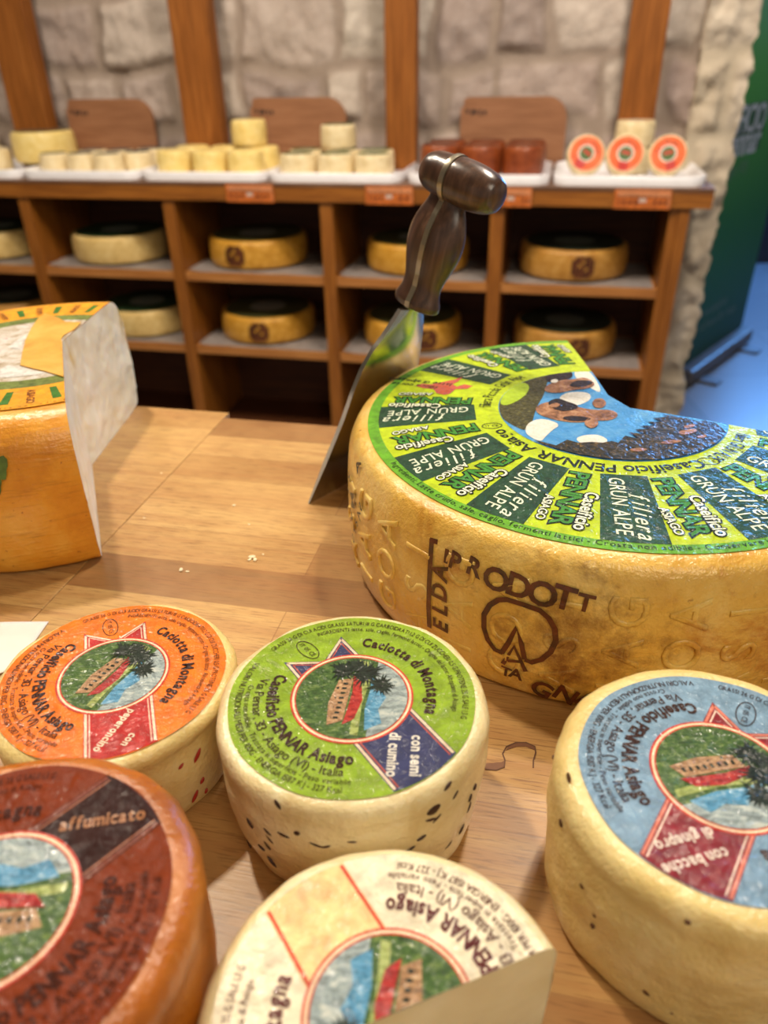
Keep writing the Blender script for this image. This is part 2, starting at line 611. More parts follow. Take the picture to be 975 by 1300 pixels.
# --- green label, cumin
G = (-.0144, .2225)
pg = cheese_profile(.0490, .0550, .0515, .060)
sch_g = dict(bg=(132, 160, 38), rib=(52, 56, 92), line1=(222, 196, 168), line2=(176, 84, 66), tcol=(214, 208, 196), text=[('con semi', .74, -.085), ('di cumino', .74, .085)],
             desc='round lime green paper label with navy ribbon and house picture')
ch_g, _ = round_cheese('round_cheese', 'cream cheese wheel speckled with cumin seeds under a lime green label', G, .0494, pg, .060, M_CREAM, -56, sch_g, 1.0)
def side_px(px, py, cen, prof, it=12):
    """angle and height on the side of a cheese seen at a pixel of the photograph"""
    d = ray(px, py); r = .055
    for _ in range(it):
        ox, oy = CAM.x - cen[0], CAM.y - cen[1]
        a = d.x ** 2 + d.y ** 2; b = 2 * (ox * d.x + oy * d.y); c = ox * ox + oy * oy - r * r
        D = b * b - 4 * a * c
        if D < 0:
            t = -b / (2 * a)
        else:
            t = (-b - math.sqrt(D)) / (2 * a)
        p = CAM + d * t
        z = min(max(p.z - ZT, .001), prof[-1][1] - .001)
        r = rad_at(prof, z)
    return math.atan2(p.y - cen[1], p.x - cen[0]), z
for (x, y, L, W, tl) in ((353, 1022, .0032, .0012, -1.0), (317, 1045, .003, .0011, -.9), (340, 1056, .0028, .0011, -.5), (342, 1064, .0036, .0009, -.9), (339, 1072, .0034, .0009, -1.0), (360, 1060, .0034, .0010, -.1), (377, 1058, .0016, .0013, .2),
                         (316, 1070, .003, .0009, -1.0), (332, 1076, .0024, .0008, -.3), (345, 1094, .0036, .0009, -.7), (404, 1073, .0042, .0010, -.2), (414, 1074, .003, .0010, .4), (566, 996, .0028, .0013, .5), (551, 1028, .004, .003, .2), (556, 1036, .0042, .0012, .7),
                         (548, 1040, .0036, .0010, -.3), (577, 1010, .0030, .0011, .5), (603, 999, .0018, .0015, .9), (597, 1013, .0022, .0010, .9), (569, 1072, .003, .0010, .3), (586, 1052, .003, .0010, .8), (601, 1036, .0026, .0010, .9), (595, 1025, .003, .0009, .8),
                         (535, 1064, .0026, .0009, .2), (448, 1068, .003, .0009, 0), (520, 1078, .003, .0009, .2)):
    a, z = side_px(x, y, G, pg)
    inclusion(ch_g, 'cumin_seed', M_SEED, pg, G, a, z, L * .8, W * .8, tl)

# --- orange label, chilli
O_ = (-.1190, .2475)
po = cheese_profile(.0455, .0512, .0495, .0515)
sch_o = dict(bg=(230, 114, 22), rib=(176, 40, 36), line1=(232, 196, 168), line2=(226, 176, 150), tcol=(226, 206, 178), text=[('con', .80, -.09), ('peperoncino', .74, .05)], across=-.03, tsize=.108,
             desc='round bright orange paper label with red ribbon and house picture')
ch_o, _ = round_cheese('round_cheese', 'cream cheese wheel with chilli flakes under a bright orange label', O_, .0480, po, .0515, M_CREAM_WARM, -72, sch_o, 4.0)
for (x, y, L, W, tl) in ((251, 959, .0045, .0013, .9), (257, 991, .0022, .0012, .8), (248, 1011, .0042, .0012, .9), (230, 973, .002, .0008, .6), (203, 1000, .0016, .0008, .5), (262, 1004, .0018, .0008, .9)):
    a, z = side_px(x, y, O_, po)
    inclusion(ch_o, 'chilli_flake', M_CHILLI, po, O_, a, z, L * .75, W * .8, tl)

# --- blue label, juniper
B_ = (.1150, .1765)
pb = cheese_profile(.0535, .0568, .0525, .065, .008)
sch_b = dict(bg=(116, 146, 170), rib=(128, 34, 42), line1=(206, 120, 100), line2=(226, 200, 182), tcol=(222, 204, 190), text=[('con bacche', .77, -.05), ('di ginepro', .74, .09)], across=-.02, tsize=.118,
             desc='round pale blue paper label with dark red ribbon and house picture')
ch_b, _ = round_cheese('round_cheese', 'thick pale yellow cheese wheel with juniper bits under a light blue label', B_, .0483, pb, .065, M_CREAM_WARM, -126.6, sch_b, 9.0)
for (x, y, L, W, tl) in ((727, 955, .0030, .0022, .9), (691, 1012, .0030, .0013, 1.3), (712, 1045, .0014, .0018, .1), (739, 1125, .0012, .0012, 0), (752, 1176, .0010, .0012, 0), (755, 1162, .0009, .0009, 0), (873, 1171, .0010, .001, .2),
                         (870, 1228, .0009, .0008, 0), (821, 1260, .0016, .0014, -.5), (762, 1243, .0010, .0009, 0), (853, 1285, .0008, .0007, 0), (965, 1226, .0012, .001, 0), (697, 960, .0009, .0008, 0), (690, 1093, .0008, .0014, 0)):
    a, z = side_px(x, y, B_, pb)
    inclusion(ch_b, 'juniper_bit', M_JUNIPER, pb, B_, a, z, L, W, tl)

# --- brown label, smoked
S_ = (-.1115, .1238)
ps = cheese_profile(.0515, .0575, .0530, .080, .009)
sch_s = dict(var=.07, shine=.08, bg=(118, 48, 18), rib=(46, 22, 18), line1=(122, 56, 36), line2=(154, 90, 62), tcol=(158, 104, 66), text=[('affumicato', .74, .0)], across=-.04, tsize=.13, ink=(62, 26, 14),
             desc='round reddish brown paper label with dark brown ribbon')
ch_s, _ = round_cheese('round_cheese', 'smoked amber brown cheese wheel with a reddish brown label', S_, .0494, ps, .080, M_SMOKE, 47.8, sch_s, 14.0, .0014)

# --- white label, cut in half
W_ = (-.0013, .1055)
pw = cheese_profile(.0500, .0530, .0500, .0575)
ca_ = R_(20.4)
cut_no = Vector((math.sin(ca_), -math.cos(ca_), 0))
cut_co = Vector((0, 0, 0))
sch_w = dict(bg=(230, 216, 186), rib=(236, 196, 138), line1=(206, 70, 48), line2=(206, 70, 48), tcol=(120, 40, 30), no_tail=True, text=[], ink=(86, 26, 26),
             desc='round ivory paper label with peach ribbon, cut through with the cheese')
ch_w, _ = round_cheese('half_cheese', 'half of a cream cheese wheel with an ivory label, cut face forward', W_, .0480, pw, .0575, M_CREAM, 122.7, sch_w, 21.0, .0012, [(cut_co, cut_no)])

def paste(name, a, b, c, streak=False):
    N = Nodes(name)
    v = N.coord()
    col = N.ramp(N.noise(v, 26, 5, .6, .5), [(.25, a), (.5, b), (.78, c)])
    if streak:
        v2 = N.coord((60, 60, 5))
        col = N.mix(N.ramp(N.noise(v2, 1.2, 4, .6, .3), [(.55, (0, 0, 0, 1)), (.75, (1, 1, 1, 1))]), col, c)
        f = N.ramp(N.noise(N.coord((40, 40, 14), (0, 0, 0), (3, 1, 2)), 1.0, 2, .4), [(.70, (0, 0, 0, 1)), (.76, (1, 1, 1, 1))])
        col = N.mix(f, col, (212, 186, 120))
    n1 = N.bump(N.noise(v, 110, 5, .65), .2, .0015)
    return N.done(col, .42, n1, coat=.25, coat_rough=.3, sss=.35, sss_r=(1, .7, .4), sss_s=.006, spec=.35)
M_PASTE = paste('cream_paste', (224, 206, 156), (236, 222, 178), (242, 232, 198))
M_PASTE_WHITE = paste('white_paste', (226, 214, 178), (238, 230, 204), (244, 240, 224), True)

def cut_sheet(prof, path, rows, amp, seed, fq=60, dens=.002, ztop=None):
    """upright cut face along a 2D path (local), filling the wheel's section"""
    H = prof[-1][1]
    cols = []
    pts = []
    for a, b in zip(path, path[1:]):
        a = Vector(a); b = Vector(b); n = max(2, int((b - a).length / dens))
        for i in range(n):
            pts.append(a.lerp(b, i / n))
    pts.append(Vector(path[-1]))
    def zr(r):
        zs = [z0 + (z1 - z0) * ((r - r0) / (r1 - r0)) for (r0, z0), (r1, z1) in zip(prof, prof[1:]) if min(r0, r1) <= r <= max(r0, r1) and abs(r1 - r0) > 1e-9]
        if not zs: return None
        return min(zs), max(zs)
    bm = bmesh.new()
    for k, p in enumerate(pts):
        z = zr(min(p.length, max(r for r, _ in prof) - 1e-5))
        if z is None: continue
        a = pts[max(k - 1, 0)]; b = pts[min(k + 1, len(pts) - 1)]
        d = (b - a).normalized(); n = Vector((d.y, -d.x))
        col = []
        for j in range(rows + 1):
            zz = z[0] + (z[1] - z[0]) * j / rows
            edge = min(1, min(j, rows - j) / 3)
            q = Vector((p.x, p.y, zz))
            k2 = (mnoise.noise(q * fq + Vector((seed, 0, 0))) + .5 * mnoise.noise(q * fq * 2.6 + Vector((0, seed, 0)))) * amp * edge
            q.x += n.x * k2; q.y += n.y * k2
            col.append(bm.verts.new(q))
        cols.append(col)
    for A, B in zip(cols, cols[1:]):
        for j in range(rows):
            bm.faces.new((A[j], B[j], B[j + 1], A[j + 1]))
    bmesh.ops.recalc_face_normals(bm, faces=bm.faces[:])
    return bm
dw = Vector((math.cos(ca_), math.sin(ca_)))
bm = cut_sheet(pw, [tuple(-dw * .0528), tuple(dw * .0528)], 24, .0005, 2.0, dens=.0012)
o = link('cut_face', bm, M_PASTE, ch_w, True); o['label'] = 'smooth cream cut face'

# ------------------------------------------------------------------ the big wheel with the green label
BC = (.138, .4233)
BH = .0885
DOME = .0058
RB = .1468
pbig = chaikin([(0, 0), (.10, 0), (.1555, 0), (.1590, .005), (.1610, .025), (.1612, .048), (.1600, .068), (.1585, BH - .013), (.1545, BH - .0035), (.1490, BH - .0003), (.146, BH)], 3)
pbig += [(RB * k, BH + DOME * (1 - k * k)) for k in (.96, .9, .8, .7, .6, .5, .4, .3, .2, .1, 0)]
dome = lambda p: DOME * max(0.0, 1 - (p.x ** 2 + p.y ** 2) / RB ** 2)
def bpx(px, py):
    """pixel -> local point on the domed top of the big wheel"""
    h = BH
    for _ in range(8):
        q = at(px, py, h); l = Vector((q.x - BC[0], q.y - BC[1], 0)); h = BH + dome(l)
    return (l.x, l.y)
apex1 = Vector(bpx(772, 503)); apex2 = Vector(bpx(800, 519))
rim_a = Vector(bpx(716, 427)); far_b = Vector(bpx(975, 549))
rim_b = apex2 + (far_b - apex2).normalized() * .165
def seg_plane(a, b):
    d = (b - a).normalized()
    return (Vector((a.x, a.y, 0)), Vector((-d.y, d.x, 0)))    # removed side = left of a->b
big_planes = [seg_plane(apex1, apex1 + (rim_a - apex1)), seg_plane(apex2, apex1), seg_plane(rim_b, apex2)]
# orientation: removed region lies towards the far right of the wheel
test = (apex1 + apex2) / 2 + Vector((.06, .08))
big_planes = [(co, no if (Vector((test.x, test.y, 0)) - co).dot(no) > 0 else -no) for co, no in big_planes]

N = Nodes('golden_wet_rind')
v = N.coord()
col = N.ramp(N.noise(v, 30, 7, .62, .3), [(.26, (204, 150, 50)), (.5, (226, 182, 84)), (.75, (238, 208, 128))])
f = N.ramp(N.noise(v, 17, 8, .72, .6), [(.56, (0, 0, 0, 1)), (.72, (1, 1, 1, 1))])
col = N.mix(f, col, (186, 116, 30))
f2 = N.ramp(N.noise(N.coord(loc=(5, 2, 1)), 90, 6, .7), [(.66, (0, 0, 0, 1)), (.74, (1, 1, 1, 1))])
col = N.mix(f2, col, (120, 66, 20))
# scorched patch around the burnt mark
ds = N.n('ShaderNodeVectorMath', operation='DISTANCE'); N.l(N._co.outputs['Object'], ds.inputs[0]); ds.inputs[1].default_value = (-.046, -.154, .040)
mr_ = N.n('ShaderNodeMapRange'); mr_.inputs['From Min'].default_value = .015; mr_.inputs['From Max'].default_value = .060; mr_.inputs['To Min'].default_value = .30; mr_.inputs['To Max'].default_value = 0
N.l(ds.outputs['Value'], mr_.inputs['Value'])
ad = N.n('ShaderNodeMath', operation='ADD'); N.l(mr_.outputs['Result'], ad.inputs[0]); N.l(N.noise(v, 75, 7, .7), ad.inputs[1])
col = N.mix(N.ramp(ad.outputs['Value'], [(.62, (0, 0, 0, 1)), (.92, (.85, .85, .85, 1))]), col, (112, 58, 14))
n1 = N.bump(N.noise(v, 70, 4, .6), .35, .004)
n2 = N.bump(N.noise(v, 330, 3, .6), .5, .0013, n1)
n3 = N.bump(N.noise(v, 1100, 2, .6), .35, .0004, n2)
M_GOLD = N.done(col, .4, n3, coat=.7, coat_rough=.13, sss=.2, sss_s=.005, spec=.35)

big = thing('aged_cheese', 'large golden cheese wheel with a wedge cut out and a lime and dark green label', 'cheese', (BC[0], BC[1], ZT))
bm = lathe(pbig, 200, amp=.0012, seed=31, fq=16)
for v_ in bm.verts:
    if v_.co.z < 1e-4: v_.co.z = 0
bm = clip_outside(bm, big_planes)
link('rind', bm, M_GOLD, big, True, angle=60)
rr_ = .1588
end_a = apex1 + (rim_a - apex1).normalized() * ((rim_a - apex1).length + .0)
def to_rim(a, d, R):
    b = a.dot(d); c = a.dot(a) - R * R
    return a + d * (-b + math.sqrt(b * b - c))
pa = to_rim(apex1, (rim_a - apex1).normalized(), .1600); pb_ = to_rim(apex2, (far_b - apex2).normalized(), .1600)
bm = cut_sheet(pbig, [tuple(pa), tuple(apex1), tuple(apex2), tuple(pb_)], 24, .0008, 6.0)
o = link('cut_face', bm, M_PASTE_WHITE, big, True); o['label'] = 'pale cut face of the removed wedge'

# label
LIME, DGREEN, MGREEN = (176, 196, 28), (34, 66, 42), (98, 158, 36)
E = .00010
bm = bmesh.new()
zf = dome
zb = BH + .0004
disc(bm, 0, .955 * RB, zb, 0, n=160, zf=zf, nr=24)
disc(bm, .955 * RB, 1.0 * RB, zb, 1, n=160, zf=zf, nr=2)
big_lab = None
bm = clip_outside(bm, big_planes)
big_lab = link('label', bm, [film(LIME, .12), film(MGREEN, .16)], big)
big_lab['label'] = 'round lime and dark green printed label, wet film over it'
# dark blocks
bm = bmesh.new()
darks = [-72.5, -100, -127.5, -153.5, 177, 135.5, 107.5, -45, -18]
limes = [-86.2, -113.8, -140.5, -167, 166.5, 119.5, 96, -58.5, -31]
def radial(rad, a, w):
    t = R_(a)
    return (rad * math.cos(t) - w * math.sin(t), rad * math.sin(t) + w * math.cos(t))
for a in darks:
    nr, nw = 8, 4
    grid = []
    for i in range(nr + 1):
        rad = .553 + (.952 - .553) * i / nr
        hw = .080 + (.108 - .080) * i / nr
        rad2 = rad
        row = []
        for j in range(nw + 1):
            x, y = radial(rad, a, hw * (2 * j / nw - 1))
            if i == nr:
                k = .955 / math.hypot(x, y); x *= k; y *= k
            p = Vector((x * RB, y * RB, zb + E)); p.z += zf(p)
            row.append(bm.verts.new(p))
        grid.append(row)
    for i in range(nr):
        for j in range(nw):
            bm.faces.new((grid[i][j], grid[i + 1][j], grid[i + 1][j + 1], grid[i][j + 1]))
bm = clip_outside(bm, big_planes)
link('dark_panels', bm, film(DGREEN, .25), big_lab)
# lettering
bm = bmesh.new()
def rad_text(s, a, r0, r1, w, size, mi, off, z, shear=0, wfac=1.0, width=None):
    x, y = radial((r0 + r1) / 2, a, w)
    text_line(bm, s, x * RB, y * RB, R_(a), size * RB, z, mi, off, shear, wfac, width=None if width is None else width * RB, zf=zf)
for a in darks:
    rad_text('filiera', a, .73, .89, .040, .085, 0, .004, zb + 2 * E, .35, .95)
    rad_text('GRÜN ALPE', a, .57, .93, -.028, .115, 0, .004, zb + 2 * E, .12, .82, .34)
for a in limes:
    for k, (off, c1, c2) in enumerate(((.085, 1, 1), (.022, 2, 0))):
        z = zb + (2 + k) * E
        rad_text('PENNAR', a, .575, .915, -.010, .14, c1 if k == 0 else 2, off, z, 0, .95, .335)
    for k, off in enumerate((.10, .02)):
        z = zb + (4 + k) * E
        rad_text('Caseificio', a, .69, .93, .055, .10, 1 if k == 0 else 0, off, z, 0, .9, .225)
        rad_text('ASIAGO', a, .745, .915, -.078, .07, 1 if k == 0 else 0, off, z, 0, 1, .15)
ra_ = .475 * RB
text_arc(bm, 'Caseificio PENNAR Asiago', 0, 0, .487 * RB, -66, -162, zb + 2 * E, 1, .080 * RB, .02, False, 1.05, zf)
bm2 = bm
text_arc(bm, 'filiera GRÜN ALPE', 0, 0, .487 * RB, -28, -60, zb + 2 * E, 1, .075 * RB, .01, False, 1, zf)
text_arc(bm, 'filiera Piccola Grün Alpe', 0, 0, .487 * RB, 172, 125, zb + 2 * E, 1, .075 * RB, .0, False, 1, zf)
text_arc(bm, 'Ingredienti: Latte crudo, sale, caglio, fermenti lattici - Crosta non edibile - Conservare in luogo fresco', 0, 0, .983 * RB, -158, -62, zb + 2 * E, 1, .035 * RB, .0, True, 1, zf)
rad_text('filiera corta', 152, .82, .94, .03, .05, 1, .01, zb + 2 * E)
rad_text('latte di alpeggio', 152, .80, .95, -.02, .05, 1, .01, zb + 2 * E)
for a in (-167, -63):
    x, y = radial(.515, a, 0)
    stroke2(bm, [(x * RB + .0058 * math.cos(t * PI / 10), y * RB + .0036 * math.sin(t * PI / 10)) for t in range(20)], .0006, zb + 2 * E, 1, zf, True)
    text_line(bm, 'IT CE', x * RB, y * RB, 0, .0034, zb + 2 * E, 1, zf=zf)
bm = clip_outside(bm, big_planes)
link('lettering', bm, [film((222, 226, 200), .08), film((22, 30, 14), .1), film((62, 130, 44), .12)], big_lab)
# picture of cows, sky and fir trees
def speckle(name, cols, scale):
    N = Nodes(name); v = N.coord()
    n = len(cols)
    c = N.ramp(N.noise(v, scale, 6, .75, .6), [(.3 + .42 * i / (n - 1), q) for i, q in enumerate(cols)])
    n1 = N.bump(N.noise(v, 150, 3, .55, 1.6), .45, .0022)
    vo = N.n('ShaderNodeTexVoronoi'); vo.inputs['Scale'].default_value = 420; N.l(v, vo.inputs['Vector'])
    n2 = N.bump(vo.outputs['Distance'], .22, .001, n1)
    return N.done(c, .55, n2, coat=.32, coat_rough=.10, spec=.12)
M_PSKY = speckle('picture_sky', [(52, 120, 178), (70, 140, 196), (108, 166, 206)], 60)
M_PGRASS = speckle('picture_grass', [(34, 34, 14), (66, 64, 30), (116, 112, 66)], 420)
M_PFIR = speckle('picture_firs', [(16, 16, 8), (30, 30, 16), (64, 54, 26), (150, 116, 60)], 330)
M_PCLOUD = speckle('picture_cloud', [(196, 190, 172), (214, 210, 198), (228, 226, 220)], 150)
M_PCOW = speckle('picture_cow', [(50, 28, 18), (150, 104, 70), (200, 160, 124)], 130)
M_PBLACK = speckle('picture_black', [(16, 12, 10), (28, 20, 16), (58, 34, 26)], 240)
M_PRED = speckle('picture_flower', [(170, 60, 40), (196, 96, 70), (110, 60, 100)], 260)
bm = bmesh.new()
pc = .455 * RB
disc(bm, 0, pc, zb + 2 * E, 0, n=120, zf=zf, nr=10)
T1 = lambda l: [bpx(560 + x / 4.0625, 420 + y / 4.0625) for x, y in l]
T2 = lambda l: [bpx(700 + x / 3.545, 480 + y / 3.545) for x, y in l]
def inside(pts, r=pc * .995):
    out = []
    for p in pts:
        d = math.hypot(*p)
        out.append((p[0] * r / d, p[1] * r / d) if d > r else p)
    return out
def smoothc(p, it=2):
    for _ in range(it):
        q = []
        for i in range(len(p)):
            a, b = p[i], p[(i + 1) % len(p)]
            q.append((a[0] * .75 + b[0] * .25, a[1] * .75 + b[1] * .25)); q.append((a[0] * .25 + b[0] * .75, a[1] * .25 + b[1] * .75))
        p = q
    return p
def pic(l, z, mi, sm=2): poly(bm, inside(smoothc(l, sm)), zb + (3 + z) * E, mi, zf)
pic(T1([(262, 395), (272, 350), (300, 300), (340, 262), (390, 232), (470, 215), (560, 212), (535, 330), (490, 400), (470, 480), (440, 520), (400, 510), (330, 470), (285, 430)]), 0, 1)
pic(T1([(300, 378), (318, 340), (355, 300), (410, 270), (450, 280), (455, 308), (425, 348), (370, 380), (325, 392)]), 1, 6)
pic(T1([(680, 205), (735, 188), (800, 255), (830, 330), (770, 300), (700, 262)]), 0, 3)
pic(T1([(605, 352), (640, 325), (700, 318), (765, 325), (775, 355), (735, 380), (690, 392), (630, 380)]), 0, 3)
pic(T1([(690, 560), (740, 542), (815, 540), (872, 575), (800, 592), (720, 588)]), 0, 3)
pic(T1([(430, 530), (445, 480), (520, 455), (620, 488), (570, 520), (535, 555), (515, 578), (470, 560)]), 1, 3)
pic(T1([(540, 222), (600, 205), (672, 208), (682, 250), (610, 262), (540, 275)]), 2, 5)
pic(T1([(525, 320), (545, 285), (610, 262), (690, 255), (745, 245), (802, 282), (760, 305), (680, 312), (600, 330)]), 3, 4)
pic(T1([(690, 262), (760, 262), (790, 280), (720, 300), (650, 295)]), 4, 5)
pic(T1([(480, 402), (540, 372), (600, 372), (680, 392), (770, 415), (860, 412), (905, 425), (912, 450), (868, 470), (790, 470), (700, 482), (600, 470), (500, 440)]), 2, 4)
pic(T1([(548, 372), (600, 352), (650, 372), (712, 392), (690, 415), (620, 425), (560, 400)]), 3, 5)
pic(T1([(552, 392), (590, 377), (618, 388), (600, 402), (560, 404)]), 4, 4)
pic(T1([(565, 262), (590, 255), (606, 265), (590, 277), (565, 275)]), 4, 3)
for cx_, cy_ in ((814, 381), (774, 484)):
    pic(T1([(cx_ + 36 * math.cos(t * PI / 6), cy_ + 26 * math.sin(t * PI / 6)) for t in range(12)]), 4, 4)
pic(T1([(620, 452), (700, 445), (790, 462), (720, 476), (640, 470)]), 4, 5)
fir = [(-90, 292), (-40, 296), (20, 312), (70, 286), (120, 300), (180, 296), (230, 300), (270, 292), (300, 300), (330, 268), (395, 282), (345, 252), (420, 262), (375, 240), (450, 236), (395, 225), (470, 220), (430, 205), (500, 205), (455, 190), (520, 182), (500, 172), (600, 188), (660, 205), (690, 198), (742, 212)]
rim_ = [(730, 240), (690, 285), (620, 318), (540, 340), (450, 350), (350, 352), (240, 345), (140, 332), (40, 318), (-40, 305)]
push = lambda l: [(p[0] * pc * .995 / math.hypot(*p), p[1] * pc * .995 / math.hypot(*p)) for p in l]
pic(T2(fir) + push(T2(rim_)), 6, 2, 0)
for l in ([(480, 300), (540, 285), (600, 292), (520, 310)], [(560, 250), (640, 235), (660, 250), (590, 268)], [(340, 330), (400, 322), (440, 332), (380, 344)], [(590, 225), (640, 215), (650, 225), (600, 238)], [(640, 275), (700, 262), (690, 280)]):
    pic(T2(l), 7, 4)
# red-violet emblem on the lime ring
fl = [(360, 330), (410, 315), (470, 320), (560, 300), (640, 285), (690, 268), (660, 300), (620, 320), (650, 335), (700, 318), (760, 330), (720, 350), (640, 352), (600, 385), (560, 392), (510, 380), (490, 352), (420, 345)]
poly(bm, [bpx(460 + x / 5.417, 430 + y / 5.417) for x, y in fl], zb + 2 * E, 7, zf)
bm = clip_outside(bm, big_planes)
link('picture', bm, [M_PSKY, M_PGRASS, M_PFIR, M_PCLOUD, M_PCOW, M_PBLACK, film((160, 186, 40), .1), M_PRED], big_lab)

# raised letters pressed into the side
def cyl_fn(ang, z0, rot, size, lift, prof=pbig):
    ca, sa = math.cos(rot), math.sin(rot)
    def fn(v, cx=0.0):
        X, Y = (v.x - cx) * size, (v.y - .35) * size
        s = X * ca - Y * sa; t = X * sa + Y * ca
        z = z0 + t
        zz = min(max(z, .006), BH - .006)
        r = rad_at(prof, zz)
        a = ang + s / r
        rr = r + lift + v.z * size * .62
        return Vector((rr * math.cos(a), rr * math.sin(a), z))
    return fn
def cyl_char(bm, ch, ang, z0, rot, size, lift, mi=0, off=0.0, solid=False, wf=1.0):
    vs, fs, a, b = glyph(ch, off, 0, solid)
    fn = cyl_fn(ang, z0, rot, size, lift)
    put(bm, ch, lambda v: fn(v, (a + b) / 2), mi, off, 0, solid)
def big_side(px, py):
    return side_px(px, py, BC, pbig)
bm = bmesh.new()
word = 'ASIAGO'
k0 = 0
for k in range(15):
    ang = R_(-168 + k * 9.6)
    for j in range(3):
        z = .020 + j * .0225
        cyl_char(bm, word[(k * 2 + j) % 6], ang, z, PI / 2, .0250, -.00015, 0, -.03, True)
bm = clip_outside(bm, big_planes)
link('raised_lettering', bm, M_GOLD, big, True, angle=50)
# burnt brand
M_BURN = plain('burnt_brand', (84, 34, 10), .35, .4, 160, .5, 300, .001, coat=.5)
bm = bmesh.new()
def side_stroke(pts_px, w, lift=.0010):
    P = [big_side(*q) for q in pts_px]
    pts = [Vector((a * .16, z)) for a, z in P]
    L = []; Rr = []
    for i in range(len(pts)):
        a = pts[max(i - 1, 0)]; b = pts[min(i + 1, len(pts) - 1)]
        d = (b - a).normalized(); q = Vector((-d.y, d.x)) * w / 2
        for S, s in ((L, 1), (Rr, -1)):
            p = pts[i] + q * s
            zz = min(max(p.y, .006), BH - .006); r = rad_at(pbig, zz) + lift
            S.append(bm.verts.new((r * math.cos(p.x / .16), r * math.sin(p.x / .16), p.y)))
    for i in range(len(pts) - 1):
        bm.faces.new((L[i], Rr[i], Rr[i + 1], L[i + 1]))
D7 = lambda l: [(520 + x / 3.611, 660 + y / 3.611) for x, y in l]
side_stroke(D7([(430, 605), (395, 590), (362, 545), (345, 490), (345, 430), (372, 385), (410, 362), (450, 360), (490, 372), (530, 385), (600, 410), (640, 445), (668, 495), (672, 550), (648, 600), (605, 635), (560, 648), (530, 635)]), .0028)
side_stroke(D7([(530, 635), (515, 560), (492, 490), (455, 560), (425, 605)]), .0026, .00104)
side_stroke(D7([(430, 655), (482, 575), (535, 690)]), .0024)
side_stroke(D7([(452, 640), (515, 645)]), .0018, .00104)
side_stroke(D7([(108, 85), (100, 200), (95, 300), (92, 400), (96, 490)]), .0030)
side_stroke(D7([(100, 88), (135, 98)]), .0025, .00104)
side_stroke(D7([(178, 130), (170, 195)]), .0024)
for ch, x, y, rot, s in (('P', 215, 185, -.1, .013), ('R', 305, 215, -.12, .013), ('O', 400, 268, -.15, .0165), ('D', 505, 300, -.1, .0165), ('O', 612, 335, -.2, .0175), ('T', 712, 352, -.1, .0165), ('T', 808, 375, -.1, .0125),
                         ('G', 608, 770, -.35, .0150), ('N', 718, 796, -.35, .0150), ('A', 815, 820, -.35, .0150), ('A', 142, 235, PI / 2, .0135), ('D', 140, 325, PI / 2, .0135), ('L', 142, 400, PI / 2, .0135), ('E', 145, 478, PI / 2, .0135), ('A', 490, 700, -.1, .010), ('T', 445, 690, -.1, .009)):
    a, z = big_side(520 + x / 3.611, 660 + y / 3.611)
    cyl_char(bm, ch, a, z, rot, s, .0010, 0, .03)
link('burnt_mark', bm, M_BURN, big)
bm = bmesh.new()
for ch, x, y, rot, s in (('A', 448, 592, PI / 2, .010), ('S', 445, 605, PI / 2, .010), ('I', 444, 622, PI / 2, .010), ('M', 449, 635, PI / 2 + .4, .013), ('V', 448, 655, PI / 2, .011), ('P', 459, 642, PI / 2, .008), ('A', 457, 653, PI / 2, .008), ('S', 454, 663, PI / 2, .008), ('T', 452, 673, PI / 2, .008), ('O', 450, 683, PI / 2, .008)):
    a, z = big_side(x, y)
    cyl_char(bm, ch, a, z, rot, s, .0009, 0, .03)
link('ink_stamp', bm, plain('black_ink', (34, 30, 20), .4), big)

# ------------------------------------------------------------------ the orange wheel on the left
LC = (-.250, .535); LH = .103
plw = chaikin([(0, 0), (.09, 0), (.136, 0), (.1415, .006), (.1440, .03), (.1445, .055), (.1425, .078), (.1375, LH - .010), (.1275, LH - .0015), (.118, LH), (.06, LH), (0, LH)], 3)
apx = Vector((-.2362 - LC[0], .5500 - LC[1])); fr_ = Vector((-.185 - LC[0], .411 - LC[1])); bk_ = Vector((-.2318 - LC[0], .678 - LC[1]))
lp = [seg_plane(fr_, apx), seg_plane(apx, bk_)]
tst = apx + Vector((.1, 0))
lp = [(co, no if (Vector((tst.x, tst.y, 0)) - co).dot(no) > 0 else -no) for co, no in lp]
N = Nodes('orange_rind')
v = N.coord()
col = N.ramp(N.noise(v, 26, 6, .6, .3), [(.25, (204, 126, 22)), (.5, (228, 156, 42)), (.78, (240, 184, 78))])
gr = N.noise(N.coord((30, 30, 260)), 1.5, 3, .6)
col = N.mix(N.ramp(gr, [(.55, (0, 0, 0, 1)), (.72, (1, 1, 1, 1))]), col, N.mix(.35, col, (150, 88, 20)))
dots = N.ramp(N.noise(v, 230, 3, .6), [(.68, (0, 0, 0, 1)), (.74, (1, 1, 1, 1))])
col = N.mix(dots, col, (170, 92, 20))
n1 = N.bump(gr, .3, .002)
n2 = N.bump(N.noise(v, 260, 4, .6), .45, .0014, n1)
M_ORANGE = N.done(col, .4, n2, coat=.5, coat_rough=.2, sss=.2, sss_s=.005, spec=.35)
lw = thing('aged_cheese', 'orange-rinded cheese wheel cut open to show its white paste, label torn', 'cheese', (LC[0], LC[1], ZT))
bm = lathe(plw, 180, amp=.0018, seed=50, fq=22)
for v_ in bm.verts:
    if v_.co.z < 1e-4: v_.co.z = 0
bm = clip_outside(bm, lp)
link('rind', bm, M_ORANGE, lw, True, angle=60)
fa = to_rim(apx, (fr_ - apx).normalized(), .1443); ba = to_rim(apx, (bk_ - apx).normalized(), .1443)
bm = cut_sheet(plw, [tuple(fa), tuple(apx), tuple(ba)], 40, .0015, 11.0, 60, .0012)
o = link('cut_face', bm, M_PASTE_WHITE, lw, True, angle=80); o['label'] = 'crumbly white cut face'
